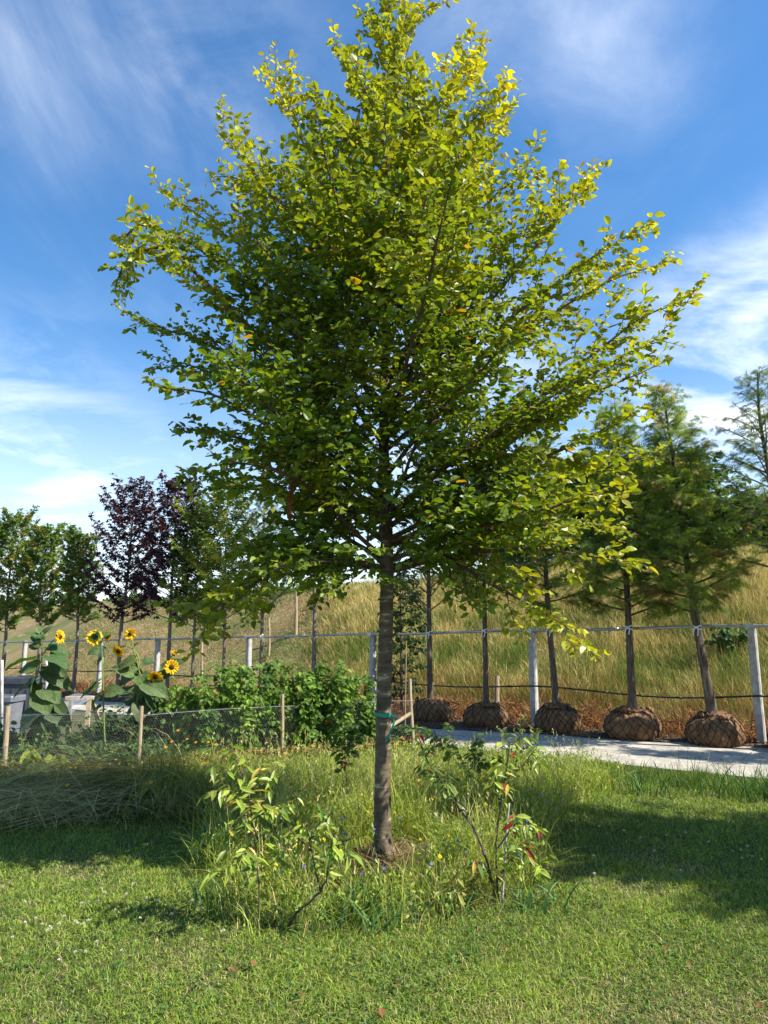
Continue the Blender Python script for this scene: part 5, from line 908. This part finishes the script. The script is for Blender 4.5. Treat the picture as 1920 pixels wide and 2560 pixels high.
for i, (px, Y, h, w, lab) in enumerate([(455, 10.3, .92, .26, 'leftmost bean bush of the hedge, below the rightmost sunflower heads'), (500, 10.1, 1.02, .24, 'bean bush second from the left end of the hedge'), (545, 10.5, 1.20, .24, 'tall bean bush of the hedge below the yellow-green bushy trees'), (600, 10.3, 1.16, .22, 'bean bush with the tallest shoot, left of the wooden stake in the hedge'),
        (650, 10.6, 1.12, .24, 'bean bush just left of the wooden stake in the hedge'), (695, 10.9, 1.22, .22, 'tall bean bush behind the wooden stake in the hedge'), (745, 10.7, 1.06, .24, 'bean bush just right of the wooden stake in the hedge'), (775, 11.0, 1.22, .20, 'narrow tall bean bush below the knobbly tree'),
        (850, 10.9, 1.16, .22, 'bean bush left of the trunk behind the narrow dark sapling'), (905, 11.2, 1.06, .24, 'rightmost bean bush of the hedge, touching the trunk of the big tree')]):
    bush('bean_bush', lab, px, Y - .28, h * 1.13, w * 1.2, 60 + i, 14, .078, .027, ((.045, .11, .018), (.22, .34, .05)), group=BG)
bush('leafy_bush', 'low dark leafy bush behind the drooping sunflower', 225, 10.2, .62, .26, 75, 10, .07, .035, ((.035, .085, .016), (.11, .19, .04)), group='low bushes in the vegetable bed')
bush('leafy_bush', 'low dark leafy bush between the two right sunflowers', 300, 10.3, .80, .26, 76, 12, .075, .032, ((.035, .085, .016), (.11, .19, .04)), group='low bushes in the vegetable bed')
bush('leafy_bush', 'dark leafy bush right of the speckled stake, behind the wire', 400, 10.0, .78, .30, 77, 14, .078, .030, ((.03, .07, .012), (.09, .16, .03)), group='low bushes in the vegetable bed')
bush('leafy_bush', 'small pale yellow-green bush at the left edge below the round stake', 8, 8.75, .34, .20, 78, 8, .045, .028, ((.14, .17, .03), (.26, .28, .05)), group='low bushes in the vegetable bed', twl=.10)
bush('leafy_bush', 'pale feathery bush left of the wire in front of the leftmost sunflower', 90, 9.2, .50, .28, 79, 10, .04, .024, ((.10, .15, .03), (.20, .25, .06)), group='low bushes in the vegetable bed', twl=.12)
bush('leafy_bush', 'thin loose green bush before the sawhorse, between the leftmost and the drooping sunflower', 170, 9.9, .46, .26, 85, 9, .06, .035, ((.05, .11, .02), (.15, .23, .05)), group='low bushes in the vegetable bed')
bush('leafy_bush', 'dark green bush at the left edge below the pale metal pole', 30, 9.9, .60, .24, 86, 10, .08, .035, ((.035, .085, .016), (.11, .19, .04)), group='low bushes in the vegetable bed')
bush('leafy_bush', 'loose leafy bush under the rightmost sunflower heads', 372, 9.9, 1.0, .22, 87, 12, .085, .035, ((.035, .085, .016), (.13, .21, .04)), group='low bushes in the vegetable bed')
# low vegetable bed
g = Geo(); rng = np.random.default_rng(330); n = 26000; a = rng.random(n); bY = rng.random(n); px = -120 + 1160 * a; Y0 = np.interp(px, [-200, 346, 706, 1034], [9.05, 9.12, 10.35, 11.3]); Y = Y0 + 2.0 * bY * np.interp(px, [-200, 400, 1000], [1, .8, .35]); x = (px - 960) / F * (Y * .984 - .25); hh = .20 + .16 * poly_noise(x, Y, 2.2); hh = np.where(px > 430, hh * .8 + .05, hh); z = np.abs(hh) * rng.random(n) ** .7
kpx = (px > 100) & (px < 240) & (Y > 10.0); z[kpx] *= .5
R = frames(rng.normal(0, 1, (n, 3)) + (0, 0, -.3), rng.normal(0, .45, (n, 3)) + (0, -.3, 1)); inst(g, LEAF, np.stack([x, Y, z + .02], 1), R, (.04 + .06 * rng.random(n)), ramp(rng.random(n), (.035, .08, .02), (.12, .19, .06), rng, .3))
tag(g.build('vegetable_bed', MT['leaf_soft']), 'low tangle of vegetable leaves behind the chicken wire', 'plants', kind='stuff')
# dry yellowing leaves along the foot of the wire
g = Geo(); n = 3800; px = -60 + 1080 * rng.random(n); Y = np.interp(px, [-200, 346, 706, 1034], [8.72, 8.75, 9.95, 10.95]) + rng.normal(0, .10, n); x = (px - 960) / F * (Y * .984 - .25); R = frames(rng.normal(0, 1, (n, 3)), rng.normal(0, .7, (n, 3)) + (0, -.3, 1)); cy = ramp(rng.random(n), (.16, .09, .04), (.42, .34, .10), rng, .4)
inst(g, LEAF2, np.stack([x, Y, .02 + .16 * rng.random(n) ** 1.6], 1), R, .03 + .04 * rng.random(n), cy); tag(g.build('dry_leaves', MT['hay']), 'yellow and brown dried leaves along the foot of the chicken wire', 'leaves', kind='stuff')
for px, Y, lab, s_ in [(78, 8.55, 'squash plant with cupped leaves in front of the wire, left one of the two', .13), (128, 8.45, 'squash plant with cupped leaves in front of the wire, right one of the two', .14)]:
    b = at(px, Y); t0 = thing('squash_plant', lab, 'plant', b, 'two squash plants before the wire'); rng = np.random.default_rng(px)
    for j in range(7):
        a = rng.random() * 6.28; tip = b + np.array([.08 * cos(a), .08 * sin(a), .12 + .10 * rng.random()]); g = Geo(); tube(g, bez(b, b + (0, 0, .08), tip, 6), .005, 5, (.16, .22, .07), cap=False); inst(g, CORD, tip[None], frames(np.array([[cos(a), sin(a), 1.1]]), np.array([[-cos(a) * .8, -sin(a) * .8, .8]])), np.array([[s_ * 1.5, s_, -s_]]), ramp(np.array([.5 + .5 * rng.random()]), (.07, .13, .02), (.22, .26, .04), rng)); g.build('leaf', MT['leaf_big'], t0, smooth=True)
# broad green weed on the bank at the right
bush('weed_bush', 'small patch of broad green weeds growing on the bank above the rightmost root ball', 0, 0, .7, .35, 81, 10, .12, .05, ((.05, .11, .03), (.14, .21, .06)), loc=(lambda p_: (p_[0], p_[1], p_[2] - .02))(on_hill(1835, 1640, 11)), cat='weeds', twl=.3)
# ------------------------------------------------------------------ saplings in the meadow patch
def sapling(name, label, base_px, stems, leafspec, seed, colr, red=0.0, gold=0.0, mat_='leaf_soft', tmpl=LONG, r0=.006, stem_mat='twig', group='saplings in the meadow patch', cat='sapling', droop=.75):
    """stems: list of (fraction where leaves start, [(px, py, depth offset), ...]); the first one starts at the base"""
    b = G(*base_px); t0 = thing(name, label, cat, b, group); tr = Tree(seed); rng = tr.rng; sz, sp_, tw, L0 = leafspec
    for i, (ts_, st) in enumerate(stems):
        pts = [P(x, y, b[1] + dy) for x, y, dy in st]
        if i == 0: pts = [b - (0, 0, .02)] + pts
        n = 10 + 5 * len(pts); q = spline(pts, n) + np.concatenate([np.zeros((1, 3)), rng.normal(0, .0022, (n - 1, 3))]); gb = Geo(); rr = r0 * (1 if i == 0 else .65); tube(gb, q, np.linspace(rr, rr * .35, n), 7, cap=False, rng=rng, rough=.05)
        kw = dict(droop=droop, out=.9, jit=.5, up=(0, -.35, 1), var=.3)
        if ts_ < 1:
            if L0 > 0: twigs(tr, gb, q, rr, tw, L0, sp_, sz, ts_, 1, .9, .8, .1, kw, .5, 3, .35)
            tr.leaves(q, sp_ * 1.1, sz, ts_, **kw)
        gb.build('stem', MT[stem_mat], t0, smooth=True, col=False)
    def cf(p, c, r_):
        o_ = ramp(r_.random(len(p)), colr[0], colr[1], r_, .2)
        m_ = r_.random(len(p)) < red; o_[m_] = ramp(r_.random(m_.sum()), (.24, .03, .02), (.34, .08, .04), r_, .2)
        m_ = r_.random(len(p)) < gold; o_[m_] = ramp(r_.random(m_.sum()), (.40, .28, .05), (.46, .36, .08), r_, .2); return o_
    tr.build('leaves', tmpl, MT[mat_], t0, cf); return t0
YG = ((.13, .21, .03), (.36, .42, .06)); DG = ((.04, .085, .02), (.11, .17, .035))
MT['leaf_big2'] = foliage('sapling_leaf', .35, .42, .4)
sapling('sapling', 'yellow-green sapling with hanging folded leaves, leftmost in the meadow patch', (645, 2325), [
    (.30, [(648, 2230, 0), (640, 2130, .02), (630, 2040, .03), (618, 1960, .04), (600, 1890, .05)]), (.15, [(628, 2030, .03), (600, 2000, -.05), (560, 1960, -.1), (545, 1925, -.1)]), (.2, [(636, 2090, .02), (580, 2080, .1), (518, 2085, .15)]),
    (.2, [(632, 2050, .03), (680, 2020, -.1), (720, 2020, -.15)]), (.2, [(622, 1990, .04), (670, 1945, .1), (700, 1905, .12)]), (.25, [(640, 2130, 0), (600, 2140, -.15), (560, 2190, -.2)]), (.3, [(644, 2180, 0), (690, 2150, .1), (705, 2110, .12)]), (.3, [(610, 1940, .04), (585, 1890, .0), (570, 1872, 0)])],
    (.088, .028, .048, .15), 401, YG, mat_='leaf_big2', red=.004, gold=.05)
MT['dark_stem'] = surface('dark_stem', (.028, .02, .018), (.06, .04, .035), 30, .55, .1)
sapling('sapling', 'low sapling on a dark curved stem with yellow-green leaves, left of the big trunk', (705, 2335), [
    (.62, [(740, 2285, 0), (795, 2235, 0), (817, 2195, 0), (822, 2140, 0), (838, 2080, 0)]), (.35, [(800, 2228, 0), (788, 2170, .03), (775, 2110, .05), (765, 2050, .06)]), (.2, [(820, 2150, 0), (852, 2110, -.05), (880, 2095, -.08)]), (.2, [(780, 2130, .04), (745, 2095, .1), (722, 2070, .12)]), (.2, [(775, 2100, .04), (810, 2060, .0), (830, 2030, 0)])],
    (.088, .027, .05, .13), 402, YG, mat_='leaf_big2', gold=.08, r0=.009, stem_mat='dark_stem')
sapling('sapling', 'narrow sapling with small dark leaves in front of the bean hedge', (872, 2035), [
    (.42, [(866, 1960, 0), (862, 1880, 0), (860, 1800, 0), (856, 1752, 0)]), (.2, [(863, 1900, 0), (845, 1850, .05), (838, 1790, .08)]), (.2, [(862, 1900, 0), (885, 1850, -.05), (888, 1790, -.05)]), (.7, [(868, 1990, 0), (856, 1940, 0), (850, 1900, 0)])],
    (.085, .028, .06, .13), 403, DG, tmpl=LEAF2, red=.01, stem_mat='dark_stem')
sapling('sapling', 'leaning sapling with a few red leaves among the green, right of the big trunk', (1243, 2262), [
    (.62, [(1222, 2170, 0), (1185, 2075, .05), (1140, 2010, .1), (1100, 1950, .15), (1060, 1885, .2), (1042, 1820, .22)]), (.2, [(1150, 2030, .1), (1120, 1960, .0), (1090, 1930, .0)]), (.2, [(1100, 1950, .15), (1075, 1930, .2), (1052, 1925, .25)]), (.2, [(1065, 1890, .2), (1090, 1850, .25), (1085, 1825, .25)]), (.5, [(1235, 2220, 0), (1210, 2160, -.1), (1180, 2160, -.12)])],
    (.082, .024, .042, .13), 404, ((.07, .13, .025), (.20, .26, .05)), mat_='leaf_big2', red=.07, gold=.05, r0=.008, stem_mat='dark_stem')
sapling('sapling', 'upright sapling with bright red leaves near the top, beside the pale bamboo stake', (1248, 2258), [
    (.60, [(1240, 2170, .02), (1243, 2080, .04), (1255, 1990, .06), (1268, 1910, .08), (1275, 1850, .1)]), (.2, [(1262, 1950, .06), (1300, 1920, .1), (1330, 1885, .12), (1345, 1860, .12)]), (.2, [(1250, 2000, .06), (1225, 1960, .0), (1215, 1930, 0)]), (.35, [(1245, 2120, .02), (1290, 2060, -.1), (1330, 2075, -.12)]), (.3, [(1243, 2200, .0), (1290, 2130, -.1), (1330, 2120, -.1)])],
    (.082, .024, .042, .14), 405, YG, mat_='leaf_big2', red=.10, gold=.03, r0=.007, stem_mat='dark_stem')
sapling('sapling', 'sapling with small dark oval leaves on a stem leaning left over the flowers', (1250, 2030), [
    (.45, [(1210, 1970, 0), (1165, 1918, 0), (1138, 1860, .02), (1122, 1815, .04)]), (.1, [(1165, 1918, 0), (1190, 1880, .1), (1200, 1850, .1)]), (.1, [(1150, 1890, 0), (1110, 1870, .05), (1092, 1840, .05)]), (.1, [(1180, 1935, 0), (1210, 1910, -.05), (1240, 1895, -.1)])],
    (.075, .025, .05, .12), 406, DG, tmpl=LEAF, r0=.006, stem_mat='dark_stem')
sapling('wispy_shrub', 'wispy pale shrub with thin narrow leaves above the path edge, right of the red-leaved sapling', (1290, 2010), [
    (.25, [(1288, 1930, 0), (1295, 1870, 0), (1302, 1815, 0), (1308, 1790, 0)]), (.2, [(1292, 1900, 0), (1262, 1850, 0), (1255, 1820, 0)]), (.2, [(1294, 1890, 0), (1330, 1850, 0), (1345, 1820, 0)])],
    (.06, .016, .05, .12), 407, ((.11, .16, .05), (.24, .28, .10)), droop=-.3, r0=.005, cat='shrub', group=None)
sapling('low_sapling', 'short leafy sapling with yellow leaves low in the patch right of the trunk', (1185, 2275), [
    (.2, [(1170, 2240, 0), (1150, 2205, 0), (1135, 2180, 0)]), (.2, [(1172, 2245, 0), (1130, 2230, -.1), (1090, 2225, -.12)]), (.2, [(1165, 2230, 0), (1190, 2190, .05), (1195, 2160, .05)])],
    (.085, .03, .07, .10), 408, ((.18, .22, .04), (.36, .32, .08)), mat_='leaf_big2', gold=.2, red=.03, r0=.004, stem_mat='dark_stem')
sapling('low_sapling', 'short bright green leafy shoots at the right front edge of the flowering patch', (1335, 2215), [
    (.2, [(1335, 2180, 0), (1328, 2140, 0), (1322, 2110, 0)]), (.2, [(1336, 2200, 0), (1365, 2150, 0), (1372, 2130, 0)]), (.2, [(1334, 2200, 0), (1310, 2160, 0), (1300, 2140, 0)])],
    (.08, .022, .05, .08), 409, YG, r0=.004)
g = Geo(); b = G(1255, 2262); tube(g, spline([b, P(1262, 2150, b[1] + .03), P(1268, 2060, b[1] + .05), P(1273, 2008, b[1] + .06)], 14), np.linspace(.0068, .006, 14), 8)
tag(g.build('bamboo_stake', MT['concrete'], origin=b, col=False, smooth=True), 'pale grey bamboo stake beside the red-leaved sapling right of the trunk', 'stake')

# ------------------------------------------------------------------ wild flowers
def flower(name, label, cat, group, hcol, n_pet, R, seed, loc, h, kind='ray', lean=(0, 0), ccol=(.2, .1, .02)):
    rng = np.random.default_rng(seed); t0 = thing(name, label, cat, loc, group); b = np.array(loc, float); top = b + np.array([lean[0], lean[1], h]); g = Geo(); q = bez(b - (0, 0, .01), b + (0, 0, h * .6), top, 8); tube(g, q, np.linspace(.0022, .0014, 8), 4, (.10, .16, .05), cap=False)
    tl = q[[2, 3, 4]]; inst(g, LONG, tl, frames(rng.normal(0, 1, (3, 3)) + (0, 0, 1), rng.normal(0, 1, (3, 3))), .05 + .03 * rng.random(3), ramp(rng.random(3), (.07, .13, .03), (.15, .21, .05), rng)); g.build('stem', MT['leaf_soft'], t0)
    g = Geo(); Z = nrm(np.array([.35, -.55, .75]) + rng.normal(0, .2, 3)); X = nrm(np.cross(Z, (0, 1, 0))); Yv = np.cross(Z, X); a = np.arange(n_pet) * 2 * pi / n_pet + rng.normal(0, .12, n_pet); d = np.cos(a)[:, None] * X + np.sin(a)[:, None] * Yv + Z * rng.normal(.25, .15, (n_pet, 1))
    inst(g, LEAF2, np.tile(top, (n_pet, 1)), frames(d, np.tile(Z, (n_pet, 1))), np.stack([np.full(n_pet, R * 1.1), R * (.8 + .4 * rng.random(n_pet)), np.full(n_pet, R)], 1), ramp(rng.random(n_pet), hcol[0], hcol[1], rng, .15, .03)); g.build('flower', MT['petal'], t0)
    g = Geo(); tube(g, [top - Z * .004, top + Z * .002, top + Z * .006], [R * .28, R * .33, R * .18], 8, ccol); g.build('flower_centre', MT['petal'], t0); return t0
rng = np.random.default_rng(500)
BL = 'small blue cornflower on a thin stem among the meadow grass'; YL = 'small yellow daisy-like flower on a thin stem among the meadow grass'; OL = 'small orange flower among the tall grass by the chicken wire'
blue0 = yellow0 = orange0 = None
BLUE = [(520, 2065), (935, 2055), (1000, 2040), (1065, 2095), (1078, 2200), (1145, 2118), (1165, 2125), (1225, 1990), (1275, 2062), (1335, 2000), (1352, 2003), (1372, 1998), (1390, 1995), (1403, 2000), (1318, 2060), (1265, 2118), (1212, 2098), (1300, 2252), (1330, 2262), (860, 2072), (862, 2095), (855, 2065), (835, 2120), (700, 2180), (1010, 1985), (1170, 2010), (1090, 2035), (905, 2170), (1250, 2130), (895, 1995), (1020, 1960), (760, 2140), (960, 2250), (1120, 1990), (500, 1985), (870, 2300)]
YEL = [(627, 1995), (660, 1960), (725, 1985), (738, 2118), (810, 2095), (852, 2130), (1010, 1978), (1038, 1965), (1150, 1975), (1130, 2000), (1170, 2005), (1215, 2015), (1218, 2045), (1285, 2050), (1345, 2090), (1120, 2110), (1080, 2010), (1050, 2060), (690, 2170), (770, 2075), (790, 2000), (905, 1990), (920, 2040), (1190, 2080), (1240, 1960), (1400, 1930), (1450, 1925), (1500, 1930), (1545, 1905), (1020, 2120), (1100, 2150), (830, 2010), (760, 1950), (985, 2010), (1160, 1950), (940, 1950), (1310, 1960), (640, 1870), (560, 1875)]
for i, (px, py) in enumerate(BLUE):
    h = .20 + .12 * rng.random(); b = None
    for Y in np.arange(4.6, 10, .02):
        p_ = P(px, py, Y)
        if p_[2] <= h: b = p_; break
    if b is None or row_s(b[0], b[1]) > w0: continue
    b[2] = 0
    if blue0 is None: blue0 = flower('cornflower', BL, 'flower', 'blue cornflowers in the meadow patch', ((.09, .14, .50), (.20, .27, .68)), 9, .011, 1, b, .26, ccol=(.05, .05, .3))
    else: copy_thing(blue0, b, rng.random() * 1.2 - .6, .8 + .4 * rng.random())
for i, (px, py) in enumerate(YEL):
    h = .20 + .12 * rng.random(); b = None
    for Y in np.arange(4.6, 10.5, .02):
        p_ = P(px, py, Y)
        if p_[2] <= h: b = p_; break
    if b is None or row_s(b[0], b[1]) > w0: continue
    b[2] = 0
    if yellow0 is None: yellow0 = flower('yellow_flower', YL, 'flower', 'yellow flowers in the meadow patch', ((.66, .48, .01), (.80, .62, .02)), 9, .013, 2, b, .26, ccol=(.6, .35, .01))
    else: copy_thing(yellow0, b, rng.random() * 1.2 - .6, .75 + .45 * rng.random())
for px, py in [(468, 1848), (490, 1852), (430, 1852), (404, 1880), (388, 1882), (380, 1905), (540, 1865), (552, 1872), (522, 1860), (66, 2002), (378, 1955), (167, 1978), (786, 1868), (445, 1835), (415, 1870)]:
    b = None
    for Y in np.arange(6.5, 10, .02):
        p_ = P(px, py, Y)
        if p_[2] <= .42: b = p_; break
    b[2] = 0
    if orange0 is None: orange0 = flower('orange_flower', OL, 'flower', 'orange marigolds among the tall grass', ((.75, .33, .01), (.85, .50, .02)), 11, .018, 3, b, .42, ccol=(.4, .15, .01))
    else: copy_thing(orange0, b, rng.random() * 1.2 - .6, .8 + .35 * rng.random())
# clover heads and fallen leaves on the lawn
cl0 = None; g = Geo(); N_ = 26; v = rng.normal(0, 1, (N_, 3)); v[:, 2] = np.abs(v[:, 2]); v /= np.linalg.norm(v, axis=1, keepdims=True); inst(g, LEAF2, v * .002 + (0, 0, .045), frames(v, rng.normal(0, 1, (N_, 3))), .009 * np.ones(N_), ramp(rng.random(N_), (.55, .52, .42), (.75, .73, .66), rng, .1)); tube(g, [(0, 0, 0), (0, 0, .047)], .001, 4, (.1, .16, .05))
cl0 = g.build('clover_flower', MT['petal']); tag(cl0, 'small white clover head in the mown lawn', 'flower', 'white clover heads in the lawn')
spots = [(205, 2260), (210, 2268), (245, 2258), (315, 2250), (330, 2268), (65, 2308), (105, 2312), (117, 2325), (118, 2335), (148, 2320), (192, 2312), (195, 2315), (205, 2318), (190, 2382), (212, 2385), (300, 2388), (240, 2362), (90, 2300), (450, 2230), (475, 2232), (480, 2258), (505, 2280), (428, 2292), (290, 2280), (562, 2332), (1850, 2130), (1880, 2140), (1855, 2150), (1830, 2128), (1480, 2148), (1640, 2135), (1665, 2090), (1430, 2060), (1495, 2066), (1440, 2080), (1600, 2100), (1700, 2180), (1250, 2190), (1485, 2190), (1715, 2085), (1905, 2150), (1870, 2120), (160, 2290), (30, 2350), (140, 2400), (260, 2240), (370, 2245), (350, 2300), (1770, 2110), (1560, 2080), (335, 2222), (400, 2262), (60, 2260), (500, 2350), (225, 2305)]
for i, (px, py) in enumerate(spots):
    b = G(px, py, .04); b[2] = .012 * rng.random(); o = cl0 if i == 0 else cl0.copy()
    if i: COL.objects.link(o)
    o.location = tuple(b); o.rotation_euler = (rng.normal(0, .15), rng.normal(0, .15), rng.random() * 6); k_ = .8 + .5 * rng.random(); o.scale = (k_, k_, k_)
fl0 = None; g = Geo(); inst(g, LEAF, np.zeros((1, 3)), frames(np.array([[1., 0, 0]]), np.array([[0, 0, 1.]])), .048 * np.ones(1), np.array([[.20, .10, .045]])); fl0 = g.build('fallen_leaf', MT['hay']); tag(fl0, 'dry brown fallen leaf lying on the mown lawn', 'leaf', 'fallen leaves on the lawn')
for i, (px, py) in enumerate([(472, 2460), (582, 2415), (1565, 2340), (1568, 2420), (1664, 2376), (1730, 2415), (985, 2467), (30, 2450), (740, 2480), (952, 2518), (1410, 2205), (1255, 2375), (1895, 2520), (640, 2408)]):
    b = G(px, py, .04); b[2] = .040; o = fl0 if i == 0 else fl0.copy()
    if i: COL.objects.link(o)
    o.location = tuple(b); o.rotation_euler = (rng.normal(0, .4), rng.normal(0, .4), rng.random() * 6); k_ = .6 + .5 * rng.random(); o.scale = (k_, k_, k_)
